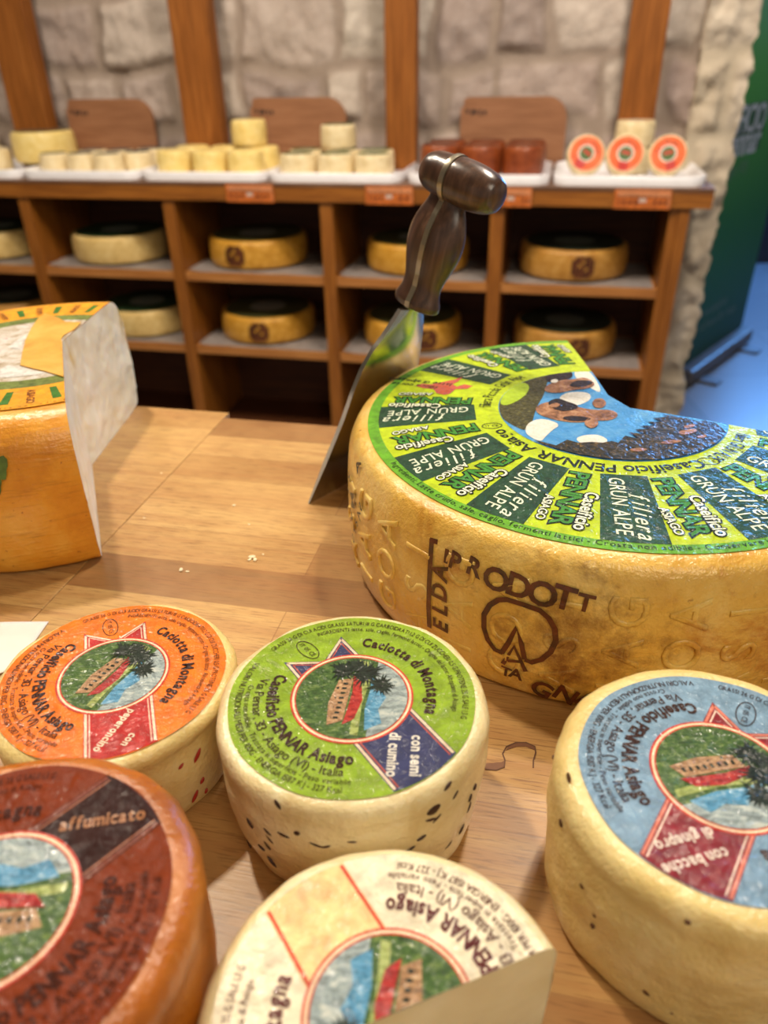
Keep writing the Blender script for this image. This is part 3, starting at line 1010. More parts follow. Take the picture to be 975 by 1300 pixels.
# label of the left wheel
RL = .117
bm = bmesh.new(); zl = LH + .0005
disc(bm, .70 * RL, RL, zl, 0, n=120, nr=2)
disc(bm, .58 * RL, .70 * RL, zl, 1, n=120)
disc(bm, 0, .58 * RL, zl, 2, n=120)
bm = clip_outside(bm, lp)
ll = link('label', bm, [film((224, 152, 34), .12), film((104, 116, 56), .25), speckle('label_photo', [(120, 96, 70), (176, 160, 138), (214, 208, 200), (160, 60, 60)], 60)], lw)
ll['label'] = 'printed orange label with green ring and pale picture'
bm = bmesh.new()
for k in range(44):
    a = k * 360 / 44 + 3
    t = R_(a)
    if k % 2 == 0:
        pts = [radial(r, a, w) for r, w in ((.75, -.018), (.93, -.024), (.93, .024), (.75, .018))]
        poly(bm, [(x * RL, y * RL) for x, y in pts], zl + E, 0)
    else:
        x, y = radial(.845, a, 0)
        text_line(bm, 'ASIAGO', x * RL, y * RL, t, .05 * RL, zl + E, 1, .03, width=.20 * RL)
text_arc(bm, 'Ingredienti: latte, sale, caglio, fermenti lattici - Crosta non edibile', 0, 0, .985 * RL, -150, -60, zl + E, 1, .03 * RL, 0, True)
bm = clip_outside(bm, lp)
link('lettering', bm, [film((60, 110, 36), .2), film((120, 56, 20), .2)], ll)
def lpx(x, y):
    q = at(x / 5.735, 360 + y / 5.735, LH); return (q.x - LC[0], q.y - LC[1])
bm = bmesh.new()
poly(bm, [lpx(*q) for q in ((330, 228), (425, 262), (480, 290), (594, 294), (545, 345), (470, 385), (448, 415), (470, 500), (487, 600), (505, 672), (460, 690), (330, 650), (230, 628), (152, 606), (165, 520), (190, 420), (235, 330), (285, 262))], zl + 3 * E, 0)
ex = bmesh.ops.extrude_face_region(bm, geom=bm.faces[:])
for v_ in [g for g in ex['geom'] if isinstance(g, bmesh.types.BMVert)]: v_.co.z += .0008
bmesh.ops.recalc_face_normals(bm, faces=bm.faces[:])
bm = clip_outside(bm, lp)
o = link('bare_patch', bm, rind('ochre_patch', (204, 140, 48), (222, 164, 68), (232, 182, 92), wet=.25), lw)
o['label'] = 'ochre patch where the label is torn away'
# torn shreds of film
for l in (((60, 470), (130, 415), (200, 372), (190, 410), (165, 440), (160, 490), (100, 482)), ((-10, 640), (60, 600), (150, 615), (240, 640), (350, 655), (250, 672), (60, 690), (-10, 690))):
    bm = bmesh.new()
    poly(bm, [lpx(*q) for q in l], zl + 2 * E, 0)
    bm = clip_outside(bm, lp)
    link('torn_film', bm, film((206, 202, 196), .15), ll)
bm = bmesh.new()
for (x, y, s) in ((2, 590, .014), (-4, 612, .012)):
    a, z = side_px(x, y, LC, plw)
    ring = []
    for i in range(14):
        t = 2 * PI * i / 14; rr = s * (.5 + .12 * math.sin(3 * t))
        zz = z + rr * math.sin(t); r = rad_at(plw, zz) + .0022
        aa = a + rr * .55 * math.cos(t) / r
        ring.append(bm.verts.new((r * math.cos(aa), r * math.sin(aa), zz)))
    bm.faces.new(ring)
link('green_mark', bm, plain('green_ink', (94, 120, 52), .45, .3, 120), lw)

# ------------------------------------------------------------------ worktop boards
TROT = R_(-12.6)
tdir = Vector((math.cos(TROT), math.sin(TROT))); tnor = Vector((-tdir.y, tdir.x))
N = Nodes('beech_staves')
v = N.coord()
br = N.n('ShaderNodeTexBrick', offset=.37, offset_frequency=2, squash=1.0)
br.inputs['Color1'].default_value = (0, 0, 0, 1); br.inputs['Color2'].default_value = (1, 1, 1, 1)
br.inputs['Mortar'].default_value = (.1, .1, .1, 1)
br.inputs['Scale'].default_value = 1.0; br.inputs['Mortar Size'].default_value = .0004; br.inputs['Mortar Smooth'].default_value = .3
br.inputs['Brick Width'].default_value = .23; br.inputs['Row Height'].default_value = .037; br.inputs['Bias'].default_value = .0
N.l(v, br.inputs['Vector'])
base = N.ramp(br.outputs['Color'], [(0, (128, 88, 50)), (.25, (148, 106, 60)), (.6, (174, 133, 78)), (1.0, (192, 154, 96))])
g1 = N.noise(N.coord((6, 90, 90)), 1.3, 5, .6, .5)
c = N.mix(N.ramp(g1, [(.35, (1, 1, 1, 1)), (.6, (0, 0, 0, 1))]), base, N.mix(.5, base, (150, 96, 52)))
g2 = N.noise(N.coord((60, 900, 900)), 1.0, 3, .6)
c = N.mix(N.ramp(g2, [(.52, (0, 0, 0, 1)), (.64, (1, 1, 1, 1))]), c, N.mix(.6, c, (104, 62, 30)))
bl = N.noise(N.coord((1, 1, 1), loc=(2, 5, 0)), 9, 4, .6)
c = N.mix(N.ramp(bl, [(.4, (0, 0, 0, 1)), (.75, (1, 1, 1, 1))]), c, N.mix(.3, c, (236, 190, 118)))
rg = N.n('ShaderNodeMapRange'); rg.inputs['To Min'].default_value = .28; rg.inputs['To Max'].default_value = .5
N.l(bl, rg.inputs['Value'])
nb = N.bump(g2, .10, .0008)
nb = N.bump(g1, .08, .002, nb)
M_BEECH = N.done(c, rg.outputs['Result'], nb, coat=.12, coat_rough=.25, spec=.45)
def board(name, label, u0, u1, v0, v1, origin, rot):
    o = link(name, boxbm(u0, u1, v0, v1, -.04, 0, bevel=.0006), M_BEECH)
    o.location = (origin[0], origin[1], ZT); o.rotation_euler = (0, 0, rot)
    return tag(o, label, 'worktop', 'butcher block boards')
# right board: back-left corner at the seam; left board reaches a little further back
P0 = at(285, 530.5, 0)
board('butcher_block', 'beech butcher block board under the large green-labelled wheel and small cheeses', .0, 1.05, -.80, 0.0, (P0.x, P0.y), TROT)
P1 = at(279, 523, 0); dP = P1 - P0; P1 = P0 + Vector((tnor.x, tnor.y, 0)) * (dP.x * tnor.x + dP.y * tnor.y)
bo = board('butcher_block', 'beech butcher block board under the cut orange wheel, seam along its right edge', -.60, -.0004, -.80, .0, (P1.x, P1.y), TROT)
# wooden puzzle joint inlay
joint = [(616, 977), (630, 978), (640, 974), (641, 965), (638, 957), (643, 948), (655, 943), (668, 943), (679, 948), (680, 956), (677, 966), (677, 975)]
bm = bmesh.new()
pts = [at(x, y, 0) for x, y in joint]
cpt = at(655, 960, 0)
stroke2(bm, [(p.x - cpt.x, p.y - cpt.y) for p in pts], .0006, .0003, 0)
poly(bm, [(at(x, y, 0).x - cpt.x, at(x, y, 0).y - cpt.y) for x, y in ((612, 976), (630, 978), (640, 973), (641, 966), (636, 968), (612, 970))], .0002, 1)
poly(bm, [(at(x, y, 0).x - cpt.x, at(x, y, 0).y - cpt.y) for x, y in ((642, 953), (647, 946), (656, 943), (668, 943), (679, 948), (680, 953), (668, 948), (656, 948))], .0002, 1)
for f in list(bm.faces):
    pass
ex = bmesh.ops.extrude_face_region(bm, geom=bm.faces[:])
for v_ in [g for g in ex['geom'] if isinstance(g, bmesh.types.BMVert)]: v_.co.z -= .002
bmesh.ops.recalc_face_normals(bm, faces=bm.faces[:])
jo = link('wooden_joint_inlay', bm, [plain('joint_gap', (96, 58, 30), .6), plain('joint_wood', (118, 74, 42), .5)])
jo.location = (cpt.x, cpt.y, ZT)
tag(jo, 'curved puzzle-shaped joint in the worktop between the green and blue labelled cheeses', 'wood joint')
# frame that carries the boards
M_TFR = woodmat('table_frame_wood', (96, 52, 22), (130, 76, 34), (150, 92, 46), 2)
tf = thing('table_frame', 'wooden frame carrying the butcher block boards', 'table', (P0.x, P0.y, 0), TROT)
link('apron', boxbm(-.5, .95, -.70, -.03, ZT - .14, ZT - .041), M_TFR, tf)
for x in (-.46, .88):
    for y in (-.68, -.10):
        link('leg', boxbm(x, x + .07, y, y + .07, 0, ZT - .14, bevel=.004), M_TFR, tf)
# crumbs
M_CRUMB = plain('crumb_white', (232, 214, 176), .6, .1, 200)
crumb_src = None
for (x, y, s) in ((320, 708, .0016), (324, 711, .0012), (317, 711, .0010), (297, 642, .0009), (230, 724, .0012), (316, 666, .0006), (334, 704, .0006), (238, 726, .0008), (183, 658, .0006), (205, 601, .0006)):
    p = at(x, y, 0)
    if crumb_src is None:
        bm = bmesh.new(); bmesh.ops.create_icosphere(bm, subdivisions=2, radius=1)
        for v_ in bm.verts: v_.co *= 1 + .35 * mnoise.noise(v_.co * 2.1)
        crumb_src = o = link('cheese_crumb', bm, M_CRUMB, None, True)
    else:
        o = crumb_src.copy(); C.objects.link(o)
    o.scale = (s * 1.6, s, s * .5); o.rotation_euler = (0, 0, s * 4000); o.location = (p.x, p.y, ZT + s * .45)
    tag(o, 'tiny pale cheese crumb lying on the bare wood', 'crumb', 'crumbs on the worktop')
# paper sheet at the left edge
pp = [at(x, y, 0) for x, y in ((-60, 792), (62, 790), (20, 850), (-120, 900))]
bm = bmesh.new()
nx, ny = 14, 14; g = []
c0 = sum(pp, Vector()) / 4
for i in range(nx + 1):
    row = []
    for j in range(ny + 1):
        a = pp[0].lerp(pp[1], i / nx); b = pp[3].lerp(pp[2], i / nx); q = a.lerp(b, j / ny)
        row.append(bm.verts.new((q.x - c0.x, q.y - c0.y, .0006 + .0012 * abs(mnoise.noise(q * 30)))))
    g.append(row)
for i in range(nx):
    for j in range(ny): bm.faces.new((g[i][j], g[i + 1][j], g[i + 1][j + 1], g[i][j + 1]))
bmesh.ops.recalc_face_normals(bm, faces=bm.faces[:])
o = link('paper_sheet', bm, plain('white_paper', (226, 220, 210), .7, .04), None, True)
o.location = (c0.x, c0.y, ZT)
sm = o.modifiers.new('s', 'SOLIDIFY'); sm.thickness = .0003
tag(o, 'white sheet of paper behind the orange-labelled cheese', 'paper')

# ------------------------------------------------------------------ knife
K0 = at(390, 643, 0)
kd = Vector((.676, .737, 0)).normalized()
ku = Vector((.1724, -.1582, .9722)).normalized()
kn = kd.cross(ku).normalized()
if kn.x < 0: kn = -kn
N = Nodes('brushed_steel')
v = N.coord((8, 8, 300))
nb = N.bump(N.noise(v, 1, 2), .05, .0004)
M_STEEL = N.done((196, 194, 186), .23, nb, metal=1.0)
M_KWOOD = woodmat('dark_knife_wood', (48, 30, 20), (86, 58, 42), (124, 94, 74), 2, .28, .5, fine=2.2)
M_TANG = plain('tang_steel', (170, 160, 140), .3, .1, 60, metal=.9)
kroot = thing('cheese_knife', 'broad cheese knife with dark turned wooden handle leaning on the large wheel', 'knife', K0)
kroot.matrix_world = Matrix.Translation(K0 - kn * .002) @ Matrix((kd, kn, ku)).transposed().to_4x4()
# local frame: x along the cutting edge, y across the blade, z up the blade
kinv = (Matrix.Translation(K0 - kn * .002) @ Matrix((kd, kn, ku)).transposed().to_4x4()).inverted()
def kp(px, py):
    q = kinv @ rayhit(px, py, K0 - kn * .002, kn); return (q.x, q.z)
left = [kp(*q) for q in ((390, 643), (413, 590), (437, 535), (450, 500), (463, 470), (476, 448), (490, 430), (503, 411), (513, 396), (519, 382))]
right = [(.0965, .1345), (.1010, .126), (.1040, .112), (.1055, .095), (.107, .06), (.109, .03), (.110, .0)]
zmax = left[-1][1]
prof_l = [(x, z) for x, z in left]
def xl(z):
    for (x0, z0), (x1, z1) in zip(prof_l, prof_l[1:]):
        if z0 <= z <= z1: return x0 + (x1 - x0) * (z - z0) / (z1 - z0)
    return prof_l[-1][0]
prof_r = sorted([(z, x) for x, z in right])
def xr(z):
    for (z0, x0), (z1, x1) in zip(prof_r, prof_r[1:]):
        if z0 <= z <= z1: return x0 + (x1 - x0) * (z - z0) / (z1 - z0)
    return prof_r[-1][1]
zt_ = .1345
bm = bmesh.new()
rows = 40; cols = 14
F = []; Bk = []
for i in range(rows + 1):
    z = zt_ * i / rows
    a, b = xl(z), xr(z)
    th = .0006 + .0010 * min(1, z / .03)
    r1 = []; r2 = []
    for j in range(cols + 1):
        s = j / cols; x = a + (b - a) * s
        dish = -.0035 * math.sin(PI * s) * math.sin(PI * min(1, z / .13)) * .0 + .004 * (s - .5) ** 2 * 4 * (z / zt_)
        r1.append(bm.verts.new((x, th - dish, z))); r2.append(bm.verts.new((x, -th - dish, z)))
    F.append(r1); Bk.append(r2)
for i in range(rows):
    for j in range(cols):
        bm.faces.new((F[i][j], F[i][j + 1], F[i + 1][j + 1], F[i + 1][j]))
        bm.faces.new((Bk[i][j + 1], Bk[i][j], Bk[i + 1][j], Bk[i + 1][j + 1]))
    for j in (0, cols):
        bm.faces.new((F[i][j], F[i + 1][j], Bk[i + 1][j], Bk[i][j]))
for j in range(cols):
    bm.faces.new((F[0][j], F[0][j + 1], Bk[0][j + 1], Bk[0][j])); bm.faces.new((F[rows][j], F[rows][j + 1], Bk[rows][j + 1], Bk[rows][j]))
bmesh.ops.recalc_face_normals(bm, faces=bm.faces[:])
link('blade', bm, M_STEEL, kroot, True, angle=35)
# handle axis from blade top to cross bar
h0 = Vector((.0865, 0, .1345)); 
h1 = kinv @ rayhit(573, 240, K0 - kn * .002, kn)
hx = (Vector((h1.x, 0, h1.z)) - h0); HL = hx.length; hx.normalize()
hw = Vector((hx.z, 0, -hx.x))          # across, in the blade plane
sect = [(0.0, .0150, .0120), (.02, .0190, .0160), (.07, .0200, .0170), (.12, .0175, .0150), (.20, .0150, .0130), (.30, .0165, .0145), (.42, .0205, .0175), (.55, .0230, .0195), (.68, .0225, .0190), (.80, .0180, .0160), (.90, .0125, .0120), (.97, .0130, .0130), (1.0, .0130, .0130)]
bm = bmesh.new(); rings = []
for t, a, b in sect:
    c = h0 + hx * HL * t
    rings.append([bm.verts.new(c + hw * (a * .55) * math.cos(2 * PI * k / 28) + Vector((0, 1, 0)) * (b * 1.12) * math.sin(2 * PI * k / 28)) for k in range(28)])
for A, B in zip(rings, rings[1:]):
    for k in range(28): bm.faces.new((A[k], A[(k + 1) % 28], B[(k + 1) % 28], B[k]))
bm.faces.new(rings[0]); bm.faces.new(rings[-1])
bmesh.ops.recalc_face_normals(bm, faces=bm.faces[:])
hd = link('handle', bm, M_KWOOD, kroot, True, angle=50)
ss = hd.modifiers.new('s', 'SUBSURF'); ss.levels = 1; ss.render_levels = 2
# tang: steel strip let into the handle
bm = bmesh.new(); A = []; B = []
for t, a, b in sect:
    c = h0 + hx * HL * t
    for s in (-1, 1):
        pass
    e = a * .55 + .0004
    A.append([bm.verts.new(c - hw * e + Vector((0, y, 0))) for y in (-.0019, .0019)]); B.append([bm.verts.new(c + hw * e + Vector((0, y, 0))) for y in (-.0016, .0016)])
for i in range(len(sect) - 1):
    bm.faces.new((A[i][0], A[i + 1][0], A[i + 1][1], A[i][1])); bm.faces.new((B[i][0], B[i][1], B[i + 1][1], B[i + 1][0]))
    bm.faces.new((A[i][0], B[i][0], B[i + 1][0], A[i + 1][0])); bm.faces.new((A[i][1], A[i + 1][1], B[i + 1][1], B[i][1]))
bm.faces.new((A[0][0], A[0][1], B[0][1], B[0][0])); bm.faces.new((A[-1][0], B[-1][0], B[-1][1], A[-1][1]))
bmesh.ops.recalc_face_normals(bm, faces=bm.faces[:])
link('tang', bm, M_TANG, kroot)
# cross bar grip
pc_ = h0 + hx * (HL + .006)
prof = chaikin([(0, -.0265), (.006, -.0268), (.0105, -.0245), (.0130, -.017), (.0134, -.008), (.0142, -.002), (.0146, .004), (.0144, .012), (.0136, .020), (.0122, .026), (.0108, .0295), (.0090, .032), (.005, .0335), (0, .034)], 2)
bm = lathe(prof, 40)
rot = Matrix((hw, hx, Vector((0, 1, 0)))).transposed().to_4x4()
if rot.determinant() < 0: rot = Matrix((-hw, hx, Vector((0, 1, 0)))).transposed().to_4x4()
bmesh.ops.transform(bm, matrix=Matrix.Translation(pc_ + Vector((0, .003, 0))) @ rot, verts=bm.verts[:])
link('cross_grip', bm, M_KWOOD, kroot, True, angle=60)
bm = lathe([(0, -.0018), (.0150, -.0018), (.0152, 0), (.0150, .0018), (0, .0018)], 40)
bmesh.ops.transform(bm, matrix=Matrix.Translation(pc_) @ rot, verts=bm.verts[:])
link('tang_band', bm, M_TANG, kroot, True, angle=30)

# ------------------------------------------------------------------ the shelf unit behind (own frame u along, v back, z)
ST = math.atan(-.2294)
SR = thing  # alias
K = .83                       # uniform scale shrinking the shelf, its goods and wall toward the camera
SO = Vector((0, 2.3655, 0))  # shelf origin, already drawn in toward the camera by that scale
su = Vector((math.cos(ST), math.sin(ST), 0)); sv = Vector((-su.y, su.x, 0))
def S(u, v, z): return SO + (su * u + sv * v) * K + Vector((0, 0, z))
zc = CAM.z
ZCT = zc - .3154; ZRB = zc - .3672; ZS1 = zc - .5869; ZS2 = zc - .8323  # drops below camera height, already shrunk by the same scale
LCT, LRB, LS1, LS2 = ZCT / K, ZRB / K, ZS1 / K, ZS2 / K       # the same heights divided by the cabinet's scale
DEP = .42
M_PINE = woodmat('pine_shelf', (112, 62, 18), (156, 94, 30), (182, 116, 46), 0, .42, .15)
M_PINE_V = woodmat('pine_upright', (112, 62, 18), (156, 94, 30), (182, 116, 46), 2, .42, .15)
M_PINE_L = woodmat('pine_shelf_edge', (150, 92, 42), (184, 122, 62), (204, 146, 84), 0, .45, .1)
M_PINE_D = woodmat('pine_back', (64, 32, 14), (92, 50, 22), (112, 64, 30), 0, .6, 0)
M_TOPW = woodmat('worktop_walnut', (84, 56, 38), (112, 78, 54), (134, 98, 70), 0, .4, .1)
cab = thing('shelf_cabinet', 'long pine shelving unit with open cubbyholes against the stone wall', 'shelving unit', SO, ST)
cab.scale = (K, K, K)
UL, UR = -2.06, 1.047
def cbox(name, m, *a, bevel=.002, label=None):
    o = link(name, boxbm(*a, bevel=bevel), m, cab)
    if label: o['label'] = label
    return o
bm = bmesh.new(); box(bm, UL - .03, 1.109, -.012, .335, LCT - .012, LCT, bevel=.002); box(bm, UL - .03, 1.047, .335, DEP, LCT - .012, LCT)
o = link('counter_top', bm, M_TOPW, cab); o['label'] = 'dull brown counter top'
cbox('front_rail', M_PINE, UL - .03, 1.109, -.01, .035, LRB, LCT - .012)
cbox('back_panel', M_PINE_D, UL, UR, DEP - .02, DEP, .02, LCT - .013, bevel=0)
lefts = [-2.053, -1.440, -.827, -.2145, .398]
for u in lefts:
    cbox('divider', M_PINE_V, u, u + .048, .0, DEP - .021, .02, LRB - .0005)
cbox('side_panel', M_PINE_V, .985, 1.012, .004, DEP - .021, .02, LRB - .0005)
cbox('side_panel', M_PINE_V, 1.0125, 1.047, .0, DEP - .021, .0, LRB - .0005)
edges = lefts + [.985]
for i in range(5):
    a, b = edges[i] + .0485, edges[i + 1] - .0005
    for z in (LS1, LS2):
        cbox('shelf', M_PINE_L, a, b, .006, DEP - .021, z - .034, z)
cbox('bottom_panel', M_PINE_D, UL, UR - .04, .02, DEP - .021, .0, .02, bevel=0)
# price cards on the front rail
M_CARD = plain('amber_card', (196, 104, 40), .35, .2, 60, coat=.3)
M_CARDINK = plain('card_ink', (96, 40, 20), .5)
M_CARDWHITE = plain('card_white', (200, 176, 160), .5)
M_CARDLITE = plain('card_pale', (206, 134, 88), .5)
for (u0, u1, txt, w) in ((-.560, -.378, 'first price card from the left, on the rail below the pale yellow cheeses', 1), (-.040, .130, 'amber price card on the rail just left of the knife handle', 0), (.395, .534, 'amber price card on the rail just right of the knife handle, under brown cheeses', 0), (.801, .980, 'large amber price card at the right end of the rail, under orange labels', 1)):
    zc0 = (ZRB + ZCT) / 2 - .003
    t = thing('price_card', 'small amber ' + txt if w else 'small ' + txt, 'price card', S((u0 + u1) / 2, -.0150, zc0), ST, 'price cards along the shelf rail')
    t.scale = (K, K, K)
    w2 = (u1 - u0) / 2; h2 = .030
    link('card', boxbm(-w2, w2, -.002, .002, -h2, h2, bevel=.0015), M_CARD, t)
    bm = bmesh.new()
    rnd = random.Random(int(u0 * 100))
    def bar(x0, x1, z0, z1, mi):
        box(bm, x0, x1, -.0026, -.0021, z0, z1, mi)
    bar(-w2 * .9, w2 * .9, h2 * .25, h2 * .8, 2)
    x = -w2 * .88
    while x < w2 * .8:
        l = rnd.uniform(.006, .02)
        bar(x, min(x + l, w2 * .88), h2 * .18, h2 * .34, 0)
        if abs(x) > .02: bar(x, min(x + l * .8, w2 * .88), -h2 * .45, -h2 * .15, 0)
        x += l + .005
    bar(-.012, .012, -h2 * .3, h2 * .1, 1)
    bar(-w2 * .94, w2 * .94, h2 * .86, h2 * .93, 2); bar(w2 * .9, w2 * .95, -h2 * .8, h2 * .9, 2)
    link('printing', bm, [M_CARDINK, M_CARDWHITE, M_CARDLITE], t)

# paper liners in the cubbyholes
M_LINER = plain('liner_paper', (150, 140, 134), .45, .12, 20, coat=.3)
names = ['far left', 'second', 'third', 'fourth', 'right end']
for i in range(5):
    a, b = edges[i] + .06, edges[i + 1] - .012
    for k, z in enumerate((ZS1, ZS2)):
        bm = bmesh.new(); nx, ny = 20, 14; g = []
        for x in range(nx + 1):
            row = []
            for y in range(ny + 1):
                uu = (b - a) * (x / nx - .5); vv = .012 + .36 * y / ny
                hz = .0008 + .0035 * max(0, mnoise.noise(Vector((uu * 9 + i * 3, vv * 9, k * 4))))
                if x < 2 and i > 0: hz += .007 * (2 - x) / 2 * (1 if y < 8 else .3)
                row.append(bm.verts.new((uu, vv, hz)))
            g.append(row)
        for x in range(nx):
            for y in range(ny): bm.faces.new((g[x][y], g[x + 1][y], g[x + 1][y + 1], g[x][y + 1]))
        bmesh.ops.recalc_face_normals(bm, faces=bm.faces[:])
        o = link('shelf_liner', bm, M_LINER, None, True)
        o.location = S((a + b) / 2, 0, z + .0002); o.rotation_euler = (0, 0, ST); o.scale = (K, K, K)
        tag(o, 'grey white paper liner in the %s %s cubbyhole' % (('upper', 'lower')[k], names[i] if i in (0, 4) else names[i] + ' from left'), 'paper liner', 'paper liners on the shelves')

# wheels stored in the cubbyholes
def stored(style):
    R0, H0 = .195, .105
    pr = chaikin([(0, 0), (.12, 0), (R0 - .008, 0), (R0, .008), (R0 + .003, H0 * .5), (R0, H0 - .012), (R0 - .008, H0 - .001), (R0 - .03, H0), (0, H0)], 2)
    t = thing('stored_cheese', 'x', 'cheese', (0, 0, 0), 0, 'whole wheels stored in the cubbyholes'); t.scale = (K, K, K)
    link('rind', lathe(pr, 64, amp=.001, seed=style), [M_W1, M_W2, M_W3][style], t, True, angle=50)
    bm = bmesh.new(); disc(bm, .075, .176, H0 + .0006, 0, n=64); disc(bm, 0, .075, H0 + .0006, 1, n=48)
    lb = link('label', bm, [[film((42, 66, 40), .3), film((120, 128, 116), .3)], [film((74, 72, 40), .3), film((134, 130, 116), .3)], [film((46, 52, 40), .3), film((96, 100, 90), .3)]][style], t)
    if style > 0:
        bm = bmesh.new()
        for i in range(7):
            for j in range(6):
                if (i - 3) ** 2 + (j - 2.5) ** 2 * 1.3 > 12.5 or (i, j) in ((2, 3), (4, 2), (3, 4)): continue
                a0 = R_(-97 + i * 3.3) + (-.16 if style == 1 else 0); z0 = .016 + j * .0125
                q = []
                for da, dz in ((0, 0), (1, 0), (1, 1), (0, 1)):
                    a = a0 + R_(3.0) * da; z = z0 + .0122 * dz
                    r = R0 + .0052
                    q.append(bm.verts.new((r * math.cos(a), r * math.sin(a), z)))
                bm.faces.new(q)
        o = link('burnt_mark', bm, plain('brand_brown', (92, 46, 18), .5, .35, 60), t)
    return t
M_W1 = rind('pale_stored_rind', (196, 160, 92), (216, 184, 116), (228, 202, 140), wet=.2, sss=0)
M_W2 = rind('golden_stored_rind', (176, 120, 30), (204, 148, 50), (222, 172, 84), wet=.3, sss=0)
M_W3 = rind('ochre_stored_rind', (160, 108, 40), (186, 134, 58), (202, 156, 84), wet=.2, sss=0)
protos = {}
def put_wheel(style, u, v, z, rz, label):
    loc = S(u, v, z + .0055)
    if style not in protos:
        protos[style] = stored(style); t = protos[style]
        t.location = loc; t.rotation_euler = (0, 0, rz); t['label'] = label
    else:
        dup(protos[style], loc, (0, 0, rz), label)
put_wheel(0, -1.745, .225, ZS1, 0, 'pale wheel at the left edge of the picture, on the upper shelf')
put_wheel(2, -1.745, .225, ZS2, .5, 'dark topped wheel at the left edge of the picture, on the lower shelf')
put_wheel(0, -1.158, .225, ZS1, .4, 'pale wheel with dark green top, upper shelf, above the cut orange wheel')
put_wheel(0, -1.090, .225, ZS2, .2, 'pale wheel with dark green top, lower shelf, half hidden by the cut orange wheel')
put_wheel(1, -.548, .225, ZS1, ST - .05, 'golden wheel with burnt mark on the upper shelf, left of the knife')
put_wheel(1, -.535, .225, ZS2, ST + .22, 'golden wheel with burnt mark on the lower shelf, left of the knife')
put_wheel(1, .105, .225, ZS1, ST + .35, 'golden wheel on the upper shelf, partly behind the knife handle')
put_wheel(1, .085, .225, ZS2, ST + .55, 'golden wheel on the lower shelf, partly behind the knife blade')
put_wheel(2, .693, .225, ZS1, ST + .1, 'ochre wheel with dark top on the upper shelf, right end cubbyhole')
put_wheel(2, .690, .225, ZS2, ST + .22, 'ochre wheel with dark top on the lower shelf, right end cubbyhole')

# ------------------------------------------------------------------ trays with cheeses on the counter
M_TRAY = plain('white_tray', (240, 238, 240), .3, .02, coat=.3)
def tray_bm(w, d):
    bm = bmesh.new(); rings = []
    for (off, z) in ((-.026, .0), (-.016, .003), (0, .030), (.005, .032), (.0075, .029), (.004, .0)):
        pts = []
        r = .05 + off
        for cx_, cy_, a0 in ((w / 2 - .05, d / 2 - .05, 0), (-w / 2 + .05, d / 2 - .05, 90), (-w / 2 + .05, -d / 2 + .05, 180), (w / 2 - .05, -d / 2 + .05, 270)):
            for k in range(7):
                t = R_(a0 + 15 * k)
                pts.append(bm.verts.new((cx_ + r * math.cos(t), cy_ + r * math.sin(t), z + (.0022 if off < -.012 and z > 0 else 0))))
        rings.append(pts)
    rings[0] = rings[0]
    n = len(rings[0])
    for v_ in rings[0]: v_.co.z = .0035
    for A, B in zip(rings, rings[1:]):
        for i in range(n): bm.faces.new((A[i], A[(i + 1) % n], B[(i + 1) % n], B[i]))
    bm.faces.new(rings[0]); bm.faces.new(rings[-1][::-1])
    bmesh.ops.recalc_face_normals(bm, faces=bm.faces[:])
    return bm
TV = .213
tr_src = None
trays = [(-1.665, 'white tray at the left edge, holding large pale wheels'), (-1.168, 'white tray of small cheeses with dark blue tops'), (-.668, 'white tray of plain yellow cheeses'), (-.168, 'white tray of pale cheeses with green tops'), (.343, 'white tray of brown smoked cheeses behind the knife'), (.842, 'white tray at the right end, with orange-labelled cheeses')]
for u, l in trays:
    if tr_src is None:
        tr_src = o = link('serving_tray', tray_bm(.474, .40), M_TRAY, None, True, angle=50)
    else:
        o = tr_src.copy(); C.objects.link(o)
    o.location = S(u, TV, ZCT + .0003); o.rotation_euler = (0, 0, ST); o.scale = (K, K, K)
    tag(o, l, 'tray', 'white trays on the counter')
ZTR = ZCT + .0034
def tray_cheese(nm, rmat, rr, hh, lab, group, cat='cheese'):
    t = thing(nm, 'x', cat, (0, 0, 0), 0, group); t.scale = (K, K, K)
    pr = chaikin([(0, 0), (rr * .6, 0), (rr * .94, 0), (rr, hh * .12), (rr * 1.03, hh * .5), (rr, hh * .88), (rr * .93, hh), (rr * .5, hh), (0, hh)], 2)
    link('rind', lathe(pr, 40, amp=.0012, seed=rr * 100), rmat, t, True, angle=50)
    if lab:
        bm = bmesh.new(); disc(bm, rr * .42, rr * .86, hh + .0006, 0, n=40); disc(bm, 0, rr * .42, hh + .0006, 1, n=32)
        link('label', bm, [film(lab[0], .2), film(lab[1], .3)], t)
    return t
M_YEL = rind('yellow_small_rind', (222, 190, 104), (234, 208, 130), (242, 222, 158), wet=.2, sss=0, bs=.2)
M_PALE = rind('pale_small_rind', (214, 190, 140), (230, 210, 164), (240, 226, 190), wet=.2, sss=0, bs=.2)
M_BRN = rind('brown_small_rind', (98, 40, 12), (132, 60, 22), (158, 82, 36), wet=.5, sss=0, bs=.3)
src = {}
def tc(key, make, u, v, z, label, rot=None):
    loc = S(u, v, z)
    r = rot if rot is not None else (0, 0, ST + random.uniform(-.5, .5))
    if key not in src:
        src[key] = make(); t = src[key]; t.location = loc; t.rotation_euler = r; t['label'] = label
    else:
        t = dup(src[key], loc, r, label)
    return t
